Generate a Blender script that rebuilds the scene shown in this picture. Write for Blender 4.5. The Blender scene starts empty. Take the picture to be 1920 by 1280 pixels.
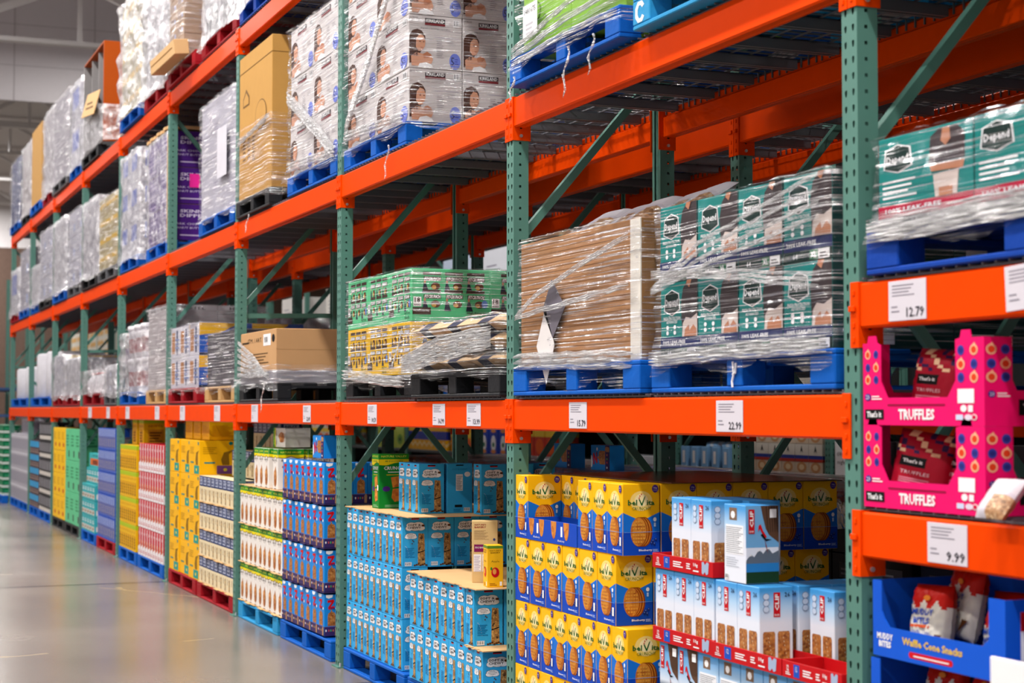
import bpy, math, random
from mathutils import Vector, Matrix
S = bpy.context.scene
COL = S.collection
R = math.radians
rnd = random.Random(7)

# ---------------------------------------------------------------- camera
cam = bpy.data.cameras.new('camera'); cam_o = bpy.data.objects.new('camera', cam); COL.objects.link(cam_o)
S.camera = cam_o
cam.sensor_width = 36.0; cam.lens = 3170.0 / 1920 * 36; cam.clip_start = 0.05; cam.clip_end = 300
cam_o.location = (0, -2.9637, 1.571)
YAW, PITCH = R(22.1987), R(2.3561)
cam_o.rotation_euler = (R(90) + PITCH, 0, R(90) - YAW)
cam.dof.use_dof = True; cam.dof.focus_distance = 8.2; cam.dof.aperture_fstop = 3.4

# ---------------------------------------------------------------- view, world
S.view_settings.view_transform = 'Standard'; S.view_settings.look = 'None'
S.view_settings.gamma = 1; S.view_settings.use_curve_mapping = False
S.view_settings.exposure = -0.08
W = bpy.data.worlds.new('world'); S.world = W; W.use_nodes = True
W.node_tree.nodes['Background'].inputs[0].default_value = (0.75, 0.8, 0.9, 1)
W.node_tree.nodes['Background'].inputs[1].default_value = 0.05

# ---------------------------------------------------------------- lamps under the ceiling
def area(name, loc, sx, sy, power, col=(1, 0.97, 0.94), rot=(0, 0, 0)):
    l = bpy.data.lights.new(name, 'AREA'); l.shape = 'RECTANGLE'; l.size = sx; l.size_y = sy
    l.energy = power; l.color = col
    o = bpy.data.objects.new(name, l); COL.objects.link(o); o.location = loc; o.rotation_euler = rot
    return o
LAMPX = [5.5, 1.0, -3.5, -8.0, -12.5, -17.0, -23.0, -29.0, -36.0]
LAMPS = [(x, -3.3, 10.4) for x in LAMPX] + [(x, 3.6, 10.4) for x in (0.0, -8.0, -16.0, -26.0, -38.0, -50.0)] + [(x, -9.5, 10.4) for x in (0.0, -9.0, -18.0, -28.0, -40.0)]
for i, (x, y, z) in enumerate(LAMPS):
    p = 530 if y == -3.3 else (240 if y > 0 else 720)
    if x < -34: p = 420
    elif x < -16 and y < -5: p = 420
    area('ceiling_or_fill_lamp', (x, y, z - 0.09), 1.1, 0.5, p)
for x in (-65.5, -80):  # added fill lights without fixtures, to brighten the hall beyond the bulkhead
    area('ceiling_or_fill_lamp', (x, 0, 11.3), 2, 8, 2600)

# ---------------------------------------------------------------- materials
def lin(h):
    h = h.lstrip('#'); o = []
    for i in (0, 2, 4):
        c = int(h[i:i+2], 16) / 255.0
        o.append(c / 12.92 if c <= 0.04045 else ((c + 0.055) / 1.055) ** 2.4)
    return (*o, 1)
MC = {}
def nt(name):
    m = bpy.data.materials.new(name); m.use_nodes = True
    return m, m.node_tree.nodes, m.node_tree.links, m.node_tree.nodes['Principled BSDF']
def mixc(N, L, fac, a, b):
    x = N.new('ShaderNodeMix'); x.data_type = 'RGBA'
    if isinstance(fac, float): x.inputs[0].default_value = fac
    else: L.new(fac, x.inputs[0])
    for k, v in ((6, a), (7, b)):
        if isinstance(v, tuple): x.inputs[k].default_value = v
        else: L.new(v, x.inputs[k])
    return x.outputs[2]
def noise(N, L, scale, detail=3, mp=None, dist=0.0):
    t = N.new('ShaderNodeTexCoord'); n = N.new('ShaderNodeTexNoise')
    n.inputs['Scale'].default_value = scale; n.inputs['Detail'].default_value = detail; n.inputs['Distortion'].default_value = dist
    if mp:
        m = N.new('ShaderNodeMapping'); m.inputs['Scale'].default_value = mp
        L.new(t.outputs['Object'], m.inputs[0]); L.new(m.outputs[0], n.inputs[0])
    else: L.new(t.outputs['Object'], n.inputs[0])
    return n.outputs[0]
def ramp(N, L, src, stops):
    r = N.new('ShaderNodeValToRGB'); L.new(src, r.inputs[0]); e = r.color_ramp.elements
    e[0].position, e[0].color = stops[0]; e[1].position, e[1].color = stops[-1]
    for p, c in stops[1:-1]:
        x = e.new(p); x.color = c
    return r.outputs[0]
def P(hexc, rough=0.42, var=0.06, metal=0.0, bump=0.0, bs=40, spec=0.10):
    """print / paint / board: one hue with slight wear"""
    k = (hexc, rough, var, metal, bump, bs)
    if k in MC: return MC[k]
    m, N, L, b = nt('paint_' + hexc.strip('#'))
    c = lin(hexc); d = tuple(v * (1 - 2 * var) for v in c[:3]) + (1,)
    n = noise(N, L, 9, 2)
    L.new(mixc(N, L, n, d, c), b.inputs['Base Color'])
    b.inputs['Roughness'].default_value = rough; b.inputs['Metallic'].default_value = metal
    b.inputs['Specular IOR Level'].default_value = spec
    if bump:
        bp = N.new('ShaderNodeBump'); bp.inputs['Strength'].default_value = bump; bp.inputs['Distance'].default_value = 0.01
        L.new(noise(N, L, bs, 4), bp.inputs['Height']); L.new(bp.outputs[0], b.inputs['Normal'])
    MC[k] = m; return m
def grad(name, stops, rough=0.4, h=0.27):
    """printed colour that runs up the carton (object height)"""
    if name in MC: return MC[name]
    m, N, L, b = nt(name)
    t = N.new('ShaderNodeTexCoord'); s = N.new('ShaderNodeSeparateXYZ'); L.new(t.outputs['Object'], s.inputs[0])
    q = N.new('ShaderNodeMath'); q.operation = 'DIVIDE'; q.inputs[1].default_value = h; L.new(s.outputs[2], q.inputs[0])
    L.new(ramp(N, L, q.outputs[0], [(p, lin(c)) for p, c in stops]), b.inputs['Base Color'])
    b.inputs['Roughness'].default_value = rough; MC[name] = m; return m
def crumbs(name, cols, scale=90, rough=0.5, sz=(1, 1, 1)):
    if name in MC: return MC[name]
    m, N, L, b = nt(name)
    t = N.new('ShaderNodeTexCoord'); v = N.new('ShaderNodeTexVoronoi'); v.inputs['Scale'].default_value = scale
    mp = N.new('ShaderNodeMapping'); mp.inputs['Scale'].default_value = sz
    L.new(t.outputs['Object'], mp.inputs[0]); L.new(mp.outputs[0], v.inputs[0])
    sp = N.new('ShaderNodeSeparateColor'); L.new(v.outputs['Color'], sp.inputs[0])
    k = len(cols)
    L.new(ramp(N, L, sp.outputs[0], [(i / (k - 1), lin(c)) for i, c in enumerate(cols)]), b.inputs['Base Color'])
    b.inputs['Roughness'].default_value = rough; MC[name] = m; return m
def film(name, lo, hi, mp=(1.4, 1.4, 16), milk=0.35, bstr=1.0, tint='#e4e2e8', sc=2.5, sharp=0):
    if name in MC: return MC[name]
    m, N, L, b = nt(name); N.remove(b); out = N['Material Output']
    n1 = noise(N, L, sc, 6, mp, 0.6); n2 = noise(N, L, sc * 0.8, 5, (mp[0] * 1.3, mp[1] * 1.3, mp[2] * 1.1), 0.4)
    bp = N.new('ShaderNodeBump'); bp.inputs['Strength'].default_value = bstr; bp.inputs['Distance'].default_value = 0.05
    L.new(n1, bp.inputs['Height'])
    g = N.new('ShaderNodeBsdfGlossy'); g.inputs['Roughness'].default_value = 0.2; g.inputs['Color'].default_value = (1, 1, 1, 1)
    d = N.new('ShaderNodeBsdfDiffuse'); d.inputs['Color'].default_value = lin(tint)
    L.new(bp.outputs[0], g.inputs['Normal']); L.new(bp.outputs[0], d.inputs['Normal'])
    a = N.new('ShaderNodeMixShader'); a.inputs[0].default_value = 1 - milk; L.new(d.outputs[0], a.inputs[1]); L.new(g.outputs[0], a.inputs[2])
    t = N.new('ShaderNodeBsdfTransparent'); t.inputs['Color'].default_value = (0.97, 0.97, 0.98, 1)
    f = N.new('ShaderNodeMapRange'); f.inputs['From Min'].default_value = 0.52 if sharp else 0.36; f.inputs['From Max'].default_value = 0.62 if sharp else 0.66
    f.inputs['To Min'].default_value = lo; f.inputs['To Max'].default_value = hi; L.new(n2, f.inputs[0])
    x = N.new('ShaderNodeMixShader'); L.new(f.outputs[0], x.inputs[0]); L.new(t.outputs[0], x.inputs[1]); L.new(a.outputs[0], x.inputs[2])
    L.new(x.outputs[0], out.inputs[0]); MC[name] = m; return m
FILM_CLEAR = film('stretch_film_clear', 0.02, 0.72, (0.6, 0.6, 75), 0.14, sharp=1)
FILM_MID = film('stretch_film_mid', 0.08, 0.58, (1.3, 1.3, 22), 0.25, sharp=1)
FILM_MILKY = film('stretch_film_milky', 0.22, 0.65, (4, 4, 5), 0.4)
FILM_STRAND = film('stretch_film_strand', 0.15, 0.95, (3, 3, 60), 0.45, tint='#ffffff')

ORANGE = P('#ea4404', 0.30, 0.05, spec=0.02); GREEN = P('#527f73', 0.45, 0.07, spec=0.25); GALV = P('#77777d', 0.4, 0.08, 0.35)
BOLT = P('#d8d8d8', 0.3, 0.02, 0.7); KRAFT = P('#b98d5b', 0.75, 0.06, bump=0.1); KRAFTL = P('#cfa877', 0.75, 0.05)
BLK = P('#141416', 0.5); WHT = P('#ecebec', 0.5, 0.03); STEEL = P('#35383b', 0.5)

# ---------------------------------------------------------------- mesh builder
class MB:
    def __init__(s): s.v = []; s.f = []; s.mi = []; s.mats = []; s.smooth = False
    def m(s, mat):
        for i, q in enumerate(s.mats):
            if q is mat: return i
        s.mats.append(mat); return len(s.mats) - 1
    def add(s, vs, fs, mat):
        b = len(s.v); s.v += [tuple(v) for v in vs]; i = s.m(mat)
        for f in fs: s.f.append(tuple(b + k for k in f)); s.mi.append(i)
    def box(s, x0, x1, y0, y1, z0, z1, mat, c=0.0):
        if c <= 0:
            vs = [(x, y, z) for z in (z0, z1) for y in (y0, y1) for x in (x0, x1)]
            s.add(vs, [(0, 2, 3, 1), (4, 5, 7, 6), (0, 1, 5, 4), (2, 6, 7, 3), (0, 4, 6, 2), (1, 3, 7, 5)], mat); return
        X, Y, Z = (x0, x1), (y0, y1), (z0, z1); vs = []; idx = {}
        sg = (1, -1)
        for a in (0, 1):
            for b in (0, 1):
                for d in (0, 1):
                    for ax in range(3):
                        q = [X[a] + c * sg[a], Y[b] + c * sg[b], Z[d] + c * sg[d]]
                        q[ax] = (X[a], Y[b], Z[d])[ax]; idx[(a, b, d, ax)] = len(vs); vs.append(q)
        fs = []
        def face(l):
            ctr = Vector(((x0 + x1) / 2, (y0 + y1) / 2, (z0 + z1) / 2)); p = [Vector(vs[k]) for k in l]
            n = (p[1] - p[0]).cross(p[2] - p[0]); m = sum(p, Vector()) / len(p) - ctr
            fs.append(tuple(l) if n.dot(m) > 0 else tuple(reversed(l)))
        for a in (0, 1):
            face([idx[(a, 0, 0, 0)], idx[(a, 1, 0, 0)], idx[(a, 1, 1, 0)], idx[(a, 0, 1, 0)]])
            face([idx[(0, a, 0, 1)], idx[(1, a, 0, 1)], idx[(1, a, 1, 1)], idx[(0, a, 1, 1)]])
            face([idx[(0, 0, a, 2)], idx[(1, 0, a, 2)], idx[(1, 1, a, 2)], idx[(0, 1, a, 2)]])
            for b in (0, 1):
                face([idx[(a, b, 0, 0)], idx[(a, b, 1, 0)], idx[(a, b, 1, 1)], idx[(a, b, 0, 1)]])
                face([idx[(a, 0, b, 0)], idx[(a, 1, b, 0)], idx[(a, 1, b, 2)], idx[(a, 0, b, 2)]])
                face([idx[(0, a, b, 1)], idx[(1, a, b, 1)], idx[(1, a, b, 2)], idx[(0, a, b, 2)]])
                for d in (0, 1): face([idx[(a, b, d, 0)], idx[(a, b, d, 1)], idx[(a, b, d, 2)]])
        s.add(vs, fs, mat)
    def bar(s, p, q, w, h, mat):
        """rectangular bar from p to q"""
        p, q = Vector(p), Vector(q); d = (q - p).normalized()
        u = d.cross(Vector((1, 0, 0)))
        if u.length < 0.1: u = d.cross(Vector((0, 0, 1)))
        u.normalize(); k = d.cross(u).normalized()
        vs = [e + u * a * w / 2 + k * b * h / 2 for e in (p, q) for a, b in ((-1, -1), (1, -1), (1, 1), (-1, 1))]
        s.add(vs, [(3, 2, 1, 0), (4, 5, 6, 7), (0, 1, 5, 4), (1, 2, 6, 5), (2, 3, 7, 6), (3, 0, 4, 7)], mat)
    def tube(s, pts, rads, mat, n=6):
        pts = [Vector(p) for p in pts]; vs = []; fs = []
        for i, p in enumerate(pts):
            d = (pts[min(i + 1, len(pts) - 1)] - pts[max(i - 1, 0)]).normalized()
            u = d.cross(Vector((0.3, 1, 0.2))).normalized(); k = d.cross(u)
            r = rads[i] if isinstance(rads, (list, tuple)) else rads
            for a in range(n): vs.append(p + (u * math.cos(a * 2 * math.pi / n) + k * math.sin(a * 2 * math.pi / n)) * r)
        for i in range(len(pts) - 1):
            for a in range(n): fs.append((i * n + a, i * n + (a + 1) % n, (i + 1) * n + (a + 1) % n, (i + 1) * n + a))
        fs.append(tuple(range(n))[::-1]); fs.append(tuple(range((len(pts) - 1) * n, len(pts) * n)))
        s.add(vs, fs, mat)
    def lathe(s, prof, mat, n=20, c=(0, 0, 0)):
        vs = []; fs = []
        for r, z in prof:
            for a in range(n): vs.append((c[0] + r * math.cos(a * 2 * math.pi / n), c[1] + r * math.sin(a * 2 * math.pi / n), c[2] + z))
        for i in range(len(prof) - 1):
            for a in range(n): fs.append((i * n + a, i * n + (a + 1) % n, (i + 1) * n + (a + 1) % n, (i + 1) * n + a))
        fs.append(tuple(range(n))[::-1]); fs.append(tuple(range((len(prof) - 1) * n, len(prof) * n)))
        s.add(vs, fs, mat)
    def build(s, name, parent=None, loc=None, rotz=0):
        me = bpy.data.meshes.new(name); me.from_pydata(s.v, [], s.f)
        for m in s.mats: me.materials.append(m)
        me.polygons.foreach_set('material_index', s.mi)
        if s.smooth: me.polygons.foreach_set('use_smooth', [True] * len(s.f))
        me.update()
        o = bpy.data.objects.new(name, me); COL.objects.link(o)
        if parent: o.parent = parent
        if loc: o.location = loc
        if rotz: o.rotation_euler = (0, 0, rotz)
        return o
TM = {}
def tmesh(t, bold):
    k = (t, bold)
    if k in TM: return TM[k]
    c = bpy.data.curves.new('t', 'FONT'); c.body = t; c.resolution_u = 1; c.offset = bold; c.size = 1
    o = bpy.data.objects.new('t', c); me = bpy.data.meshes.new_from_object(o)
    vs = [(v.co.x, v.co.y) for v in me.vertices]; fs = [tuple(p.vertices) for p in me.polygons]
    bpy.data.objects.remove(o); bpy.data.curves.remove(c); bpy.data.meshes.remove(me)
    x0, x1 = min(v[0] for v in vs), max(v[0] for v in vs); y0, y1 = min(v[1] for v in vs), max(v[1] for v in vs)
    TM[k] = ([((v[0] - x0) / (x1 - x0) - 0.5, (v[1] - y0) / (y1 - y0) - 0.5) for v in vs], fs, (x1 - x0) / (y1 - y0))
    return TM[k]
class Art:
    """flat printing on one face; coordinates are fractions of the face (0..1)"""
    def __init__(s, mb, O, u, v, n, W, H, e=0.0005):
        s.mb, s.O, s.u, s.v, s.n, s.W, s.H, s.e = mb, Vector(O), Vector(u), Vector(v), Vector(n), W, H, e; s.q = 0
    def p(s, x, y, l): return s.O + s.u * x * s.W + s.v * y * s.H + s.n * (l * s.e + s.q)
    def poly(s, pts, mat, l=1):
        s.q += 3e-5; s.mb.add([s.p(x, y, l) for x, y in pts], [tuple(range(len(pts)))], mat)
    def rect(s, x0, y0, x1, y1, mat, l=1): s.poly([(x0, y0), (x1, y0), (x1, y1), (x0, y1)], mat, l)
    def ell(s, cx, cy, rx, ry, mat, l=1, n=16, a0=0): s.poly([(cx + rx * math.cos(a0 + k * 2 * math.pi / n), cy + ry * math.sin(a0 + k * 2 * math.pi / n)) for k in range(n)], mat, l)
    def text(s, t, cx, cy, h, mat, l=3, w=None, bold=0.0, rot=0, shear=0.0):
        vs, fs, asp = tmesh(t, bold); hh = h * s.H; ww = (w * s.W if w else asp * hh)
        out = []; s.q += 3e-5
        for x, y in vs:
            X, Y = x * ww + y * hh * shear, y * hh
            if rot: X, Y = X * math.cos(rot) - Y * math.sin(rot), X * math.sin(rot) + Y * math.cos(rot)
            out.append(s.O + s.u * (cx * s.W + X) + s.v * (cy * s.H + Y) + s.n * (l * s.e + s.q))
        s.mb.add(out, fs, mat)
    def lines(s, x0, y0, x1, y1, k, mat, l=2, fill=0.45):
        for i in range(k):
            y = y0 + (y1 - y0) * i / k; e = x1 - (x1 - x0) * ((i * 37) % 10) / 28
            s.rect(x0, y, e, y + (y1 - y0) / k * fill, mat, l)
    def bars(s, x0, y0, x1, y1, k=9, l=2):
        s.rect(x0, y0, x1, y1, WHT, l)
        for i in range(k):
            a = x0 + (x1 - x0) * (i + 0.6) / (k + 0.6); s.rect(a, y0 + (y1 - y0) * 0.2, a + (x1 - x0) * (0.25 + 0.3 * ((i * 7) % 3 == 0)) / k, y1 - (y1 - y0) * 0.1, BLK, l + 1)
def faces(mb, w, d, h, e=0.0005):
    return (Art(mb, (0, 0, 0), (1, 0, 0), (0, 0, 1), (0, -1, 0), w, h, e), Art(mb, (w, 0, 0), (0, 1, 0), (0, 0, 1), (1, 0, 0), d, h, e),
            Art(mb, (0, 0, h), (1, 0, 0), (0, 1, 0), (0, 0, 1), w, d, e))

# ---------------------------------------------------------------- object helpers
def tag(o, label, cat, group=None, kind=None):
    o['label'] = label; o['category'] = cat
    if group: o['group'] = group
    if kind: o['kind'] = kind
    return o
def thing(name, label, cat, loc=(0, 0, 0), rotz=0, group=None):
    o = bpy.data.objects.new(name, None); COL.objects.link(o); o.empty_display_size = 0.1
    o.location = loc; o.rotation_euler = (0, 0, rotz); return tag(o, label, cat, group)
def struct(mb, name): o = mb.build(name); o['kind'] = 'structure'; return o
def copytree(o, parent=None):
    c = o.copy(); COL.objects.link(c); c.parent = parent
    for ch in list(o.children): copytree(ch, c)
    return c
USED = set()
def place(proto, loc, label, cat=None, group=None, rotz=0, scale=None, rx=0, ry=0):
    """the first call uses the prototype itself, later ones a copy with its parts"""
    if proto.name not in USED: USED.add(proto.name); o = proto
    else: o = copytree(proto)
    o.location = loc; o.rotation_euler = (rx, ry, rotz)
    if scale: o.scale = scale
    o['label'] = label
    if cat: o['category'] = cat
    if group: o['group'] = group
    return o
ORD = ['bottom', 'second', 'third', 'fourth', 'fifth', 'sixth', 'seventh', 'eighth', 'ninth', 'tenth', 'eleventh', 'twelfth']
COLN = ['first', 'second', 'third', 'fourth', 'fifth', 'sixth', 'seventh', 'eighth', 'ninth', 'tenth', 'eleventh', 'twelfth']
def stack(proto, x0, y0, z0, nx, nz, dx, dz, desc, group, cat='box', deep=None, dy=0.0, tier0=0, jit=0.004, skip=()):
    """front row of cartons plus, for the tiers in deep, the right-hand column running back"""
    for k in range(nz):
        for i in range(nx):
            if (i, k) in skip: continue
            place(proto, (x0 + i * dx, y0 + rnd.uniform(0, jit), z0 + k * dz), '%s, %s tier, %s from left in front row' % (desc, ORD[k + tier0], COLN[i]), cat, group, rotz=rnd.uniform(-0.008, 0.008))
        if deep:
            for j in range(1, deep.get(k, 0) + 1):
                place(proto, (x0 + (nx - 1) * dx, y0 + jit + j * dy, z0 + k * dz), '%s, %s tier, right end, %s behind front row' % (desc, ORD[k + tier0], COLN[j - 1]), cat, group)

# ================================================================ THE ROOM
def floor_mat():
    m, N, L, b = nt('polished_concrete')
    n1 = noise(N, L, 0.7, 5); n2 = noise(N, L, 14, 5); n3 = noise(N, L, 0.25, 3)
    c = ramp(N, L, n1, [(0.3, lin('#6a645e')), (0.5, lin('#7c746c')), (0.72, lin('#8c837a'))])
    c = mixc(N, L, n2, c, lin('#776f67'))
    # slab joints every few metres
    t = N.new('ShaderNodeTexCoord'); s = N.new('ShaderNodeSeparateXYZ'); L.new(t.outputs['Object'], s.inputs[0])
    j = None
    for ax, per, off in ((0, 6.3, 4.72),):
        a = N.new('ShaderNodeMath'); a.operation = 'ADD'; a.inputs[1].default_value = 200 + off; L.new(s.outputs[ax], a.inputs[0])
        q = N.new('ShaderNodeMath'); q.operation = 'PINGPONG'; q.inputs[1].default_value = per / 2; L.new(a.outputs[0], q.inputs[0])
        z = N.new('ShaderNodeMath'); z.operation = 'LESS_THAN'; z.inputs[1].default_value = 0.05; L.new(q.outputs[0], z.inputs[0])
        if j is None: j = z.outputs[0]
        else:
            x = N.new('ShaderNodeMath'); x.operation = 'MAXIMUM'; L.new(j, x.inputs[0]); L.new(z.outputs[0], x.inputs[1]); j = x.outputs[0]
    c = mixc(N, L, j, c, lin('#4c4743'))
    # thin wandering cracks
    v = N.new('ShaderNodeTexVoronoi'); v.feature = 'DISTANCE_TO_EDGE'; v.inputs['Scale'].default_value = 0.33
    tn = N.new('ShaderNodeTexNoise'); tn.inputs['Scale'].default_value = 2.2; tn.inputs['Detail'].default_value = 6; L.new(t.outputs['Object'], tn.inputs[0])
    vm = N.new('ShaderNodeMix'); vm.data_type = 'VECTOR'; vm.inputs[0].default_value = 0.22; L.new(t.outputs['Object'], vm.inputs[4]); L.new(tn.outputs['Color'], vm.inputs[5]); L.new(vm.outputs[1], v.inputs[0])
    lt = N.new('ShaderNodeMath'); lt.operation = 'LESS_THAN'; lt.inputs[1].default_value = 0.0035; L.new(v.outputs['Distance'], lt.inputs[0])
    gt = N.new('ShaderNodeMath'); gt.operation = 'GREATER_THAN'; gt.inputs[1].default_value = 0.52; L.new(n3, gt.inputs[0])
    mm = N.new('ShaderNodeMath'); mm.operation = 'MULTIPLY'; L.new(lt.outputs[0], mm.inputs[0]); L.new(gt.outputs[0], mm.inputs[1])
    c = mixc(N, L, mm.outputs[0], c, lin('#a09077'))
    L.new(c, b.inputs['Base Color'])
    mr = N.new('ShaderNodeMapRange'); mr.inputs['To Min'].default_value = 0.16; mr.inputs['To Max'].default_value = 0.30; L.new(n1, mr.inputs[0])
    L.new(mr.outputs[0], b.inputs['Roughness']); b.inputs['Specular IOR Level'].default_value = 0.6
    return m
b = MB(); b.box(-95, 9, -16, 26, -0.2, 0, floor_mat()); struct(b, 'floor')
WALLM = P('#d3ced1', 0.7, 0.02); TRUSS = P('#d9d6d6', 0.5, 0.02); SEAM = P('#a9a3a6', 0.7)
b = MB(); b.box(-95, 9, -16, 26, 12, 12.3, P('#c8c4c4', 0.8, 0.02)); struct(b, 'ceiling')
b = MB(); b.box(-95, 9, -16.3, -16, 0, 12, WALLM); struct(b, 'wall_left')
b = MB(); b.box(-95, 9, 26, 26.3, 0, 12, P('#555254', 0.8)); struct(b, 'wall_right')
b = MB(); b.box(9, 9.3, -16, 26, 0, 12, WALLM); struct(b, 'wall_rear')
b = MB(); b.box(-84.3, -84, -16, 26, 9.4, 12, P('#d4d0d1', 0.8)); b.box(-84.3, -84, -16, 26, 0, 9.4, P('#6e5a50', 0.85, 0.25, bump=0.5, bs=3)); struct(b, 'wall_front')
b = MB(); b.box(-42.2, -42, -16, 26, 9.05, 12, WALLM)
for y in [-14 + 1.9 * k for k in range(21)]: b.box(-42, -41.992, y, y + 0.02, 9.05, 12, SEAM)
for z in (9.9, 10.9): b.box(-42, -41.994, -16, 26, z, z + 0.012, SEAM)
struct(b, 'trim_1')   # bulkhead wall above the aisle
def truss(x, z0, z1, y0=-16, y1=26, n=22, r=0.07):
    t = thing('roof_truss', 'x', 'roof truss', (x, (y0 + y1) / 2, z0))
    for z, k in ((0, 'bottom_chord'), (z1 - z0, 'top_chord')):
        b = MB(); b.box(-0.11, 0.11, (y0 - y1) / 2, (y1 - y0) / 2, z - 0.05, z + 0.05, TRUSS, 0.01); b.build(k, t)
    L_ = (y1 - y0) / n
    for i in range(n):
        ya = (y0 - y1) / 2 + i * L_; up = i % 2
        b = MB(); b.bar((0, ya, 0.05 if up else z1 - z0), (0, ya + L_, z1 - z0 if up else 0.05), 2 * r, 2 * r, TRUSS); b.build('web_member', t)
        if i % 2 == 0:
            b = MB(); b.bar((0, ya, 0.05), (0, ya, z1 - z0), 0.09, 0.09, TRUSS); b.build('web_post', t)
    return t
for i, (x, z0, z1, lab) in enumerate([(-36.5, 9.35, 10.7, 'large white steel roof truss in front of the pale bulkhead wall'), (-50, 10.7, 11.8, 'white roof truss, nearest one beyond the pale bulkhead wall'),
     (-56, 10.7, 11.8, 'white roof truss, second beyond the pale bulkhead wall'), (-62, 10.7, 11.8, 'white roof truss, third beyond the pale bulkhead wall'),
     (-69, 10.7, 11.8, 'white roof truss, fourth beyond the bulkhead wall'), (-77, 10.7, 11.8, 'white roof truss, farthest, close to the end wall')]):
    t = truss(x, z0, z1, n=14 if i == 0 else 22); t['label'] = lab
    if i: t['group'] = 'roof trusses beyond the bulkhead'
b = MB(); b.box(-0.06, 0.06, -4, 4, -0.06, 0.06, TRUSS); 
tag(b.build('conduit_pipe', None, (-83.8, -6, 9.5)), 'long pale pipe running along the top of the brown end wall', 'pipe')
# luminous ceiling fixtures
EMI = bpy.data.materials.new('lamp_lens'); EMI.use_nodes = True
e_ = EMI.node_tree.nodes['Principled BSDF']; e_.inputs['Emission Color'].default_value = (1, 0.98, 0.95, 1); e_.inputs['Emission Strength'].default_value = 3
def lampbody(x, y, z, sx, sy, lab, st=None):
    t = thing('ceiling_light', lab, 'ceiling light', (x, y, z), group='high bay ceiling lights')
    b = MB(); b.box(-sx / 2 - .04, sx / 2 + .04, -sy / 2 - .04, sy / 2 + .04, 0, 0.12, WHT, 0.01); b.build('housing', t)
    b = MB(); b.box(-sx / 2, sx / 2, -sy / 2, sy / 2, -0.02, 0.0, EMI); b.build('lens', t)
    for s in (-1, 1):
        b = MB(); b.tube([(s * sx * 0.4, 0, 0.12), (s * sx * 0.4, 0, 12 - z)], 0.008, GALV, 5); b.build('hanger', t)
for i, (x, y, z) in enumerate(LAMPS):
    w = 'over the main aisle' if y == -3.3 else ('behind the racking' if y > 0 else 'beyond the aisle')
    lampbody(x, y, z, 1.1, 0.5, 'high bay ceiling light %s, %s from near end' % (w, COLN[[q for q in LAMPS if q[1] == y].index((x, y, z))]))
lampbody(-54, -4.1, 8.6, 1.7, 0.9, 'bright ceiling light at the left edge, beside the last top-tier pallet')

# ================================================================ RACKING
X0, B = -4.508, 2.82
PW, PD, FD = 0.085, 0.075, 0.84         # post width, post depth, frame depth
L1, L2, L3 = 1.6225, 3.030, 4.542
def ux(i): return X0 - B * i
def perforated(mb, O, u, v, W_, H_, cols, hw, hh, pitch, mat, taper=1.0, off=0.0):
    """sheet with real punched holes; cols = centre positions across"""
    O, u, v = Vector(O), Vector(u), Vector(v); n = int(H_ / pitch); edges = [0.0]
    for a, b_ in zip(cols[:-1], cols[1:]): edges.append((a + b_) / 2)
    edges.append(W_); P_ = lambda x, y: O + u * x + v * y
    for ci, c in enumerate(cols):
        x0, x1 = edges[ci], edges[ci + 1]
        for k in range(n):
            y0, y1 = k * pitch, (k + 1) * pitch; m = (y0 + y1) / 2
            q = [(c - hw * taper, m - hh), (c + hw * taper, m - hh), (c + hw * 1.0, m + hh * 0.1), (c + hw, m + hh * .7), (c + hw * .5, m + hh), (c - hw * .5, m + hh), (c - hw, m + hh * .7), (c - hw, m + hh * .1)]
            o = [(x0, y0), (x1, y0), (x1, m), (x1, y1), (x1, y1), (x0, y1), (x0, y1), (x0, m)]
            vs = [P_(*p) for p in o] + [P_(*p) for p in q]
            fs = [(a, (a + 1) % 8, 8 + (a + 1) % 8, 8 + a) for a in range(8)]
            mb.add(vs, fs, mat)
    mb.add([P_(0, n * pitch), P_(W_, n * pitch), P_(W_, H_), P_(0, H_)], [(0, 1, 2, 3)], mat)
def post_mesh(front=True, H_=4.56):
    """channel post; punched face towards -y for the front post, +y for the rear"""
    mb = MB(); s = 1
    perforated(mb, (0, 0, 0), (1, 0, 0), (0, 0, 1), PW, H_, [0.022, 0.063], 0.0065, 0.011, 0.0508, GREEN, 0.45)
    perforated(mb, (PW, 0, 0), (0, 1, 0), (0, 0, 1), PD, H_, [0.033], 0.0058, 0.0058, 0.0508, GREEN, 1.0)
    perforated(mb, (0, PD, 0), (0, -1, 0), (0, 0, 1), PD, H_, [0.042], 0.0058, 0.0058, 0.0508, GREEN, 1.0)
    mb.box(0, 0.022, PD - 0.003, PD, 0, H_, GREEN); mb.box(PW - 0.022, PW, PD - 0.003, PD, 0, H_, GREEN)
    mb.box(0.003, PW - 0.003, PD - 0.012, PD - 0.008, 0, H_, GREEN)
    return mb
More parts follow.
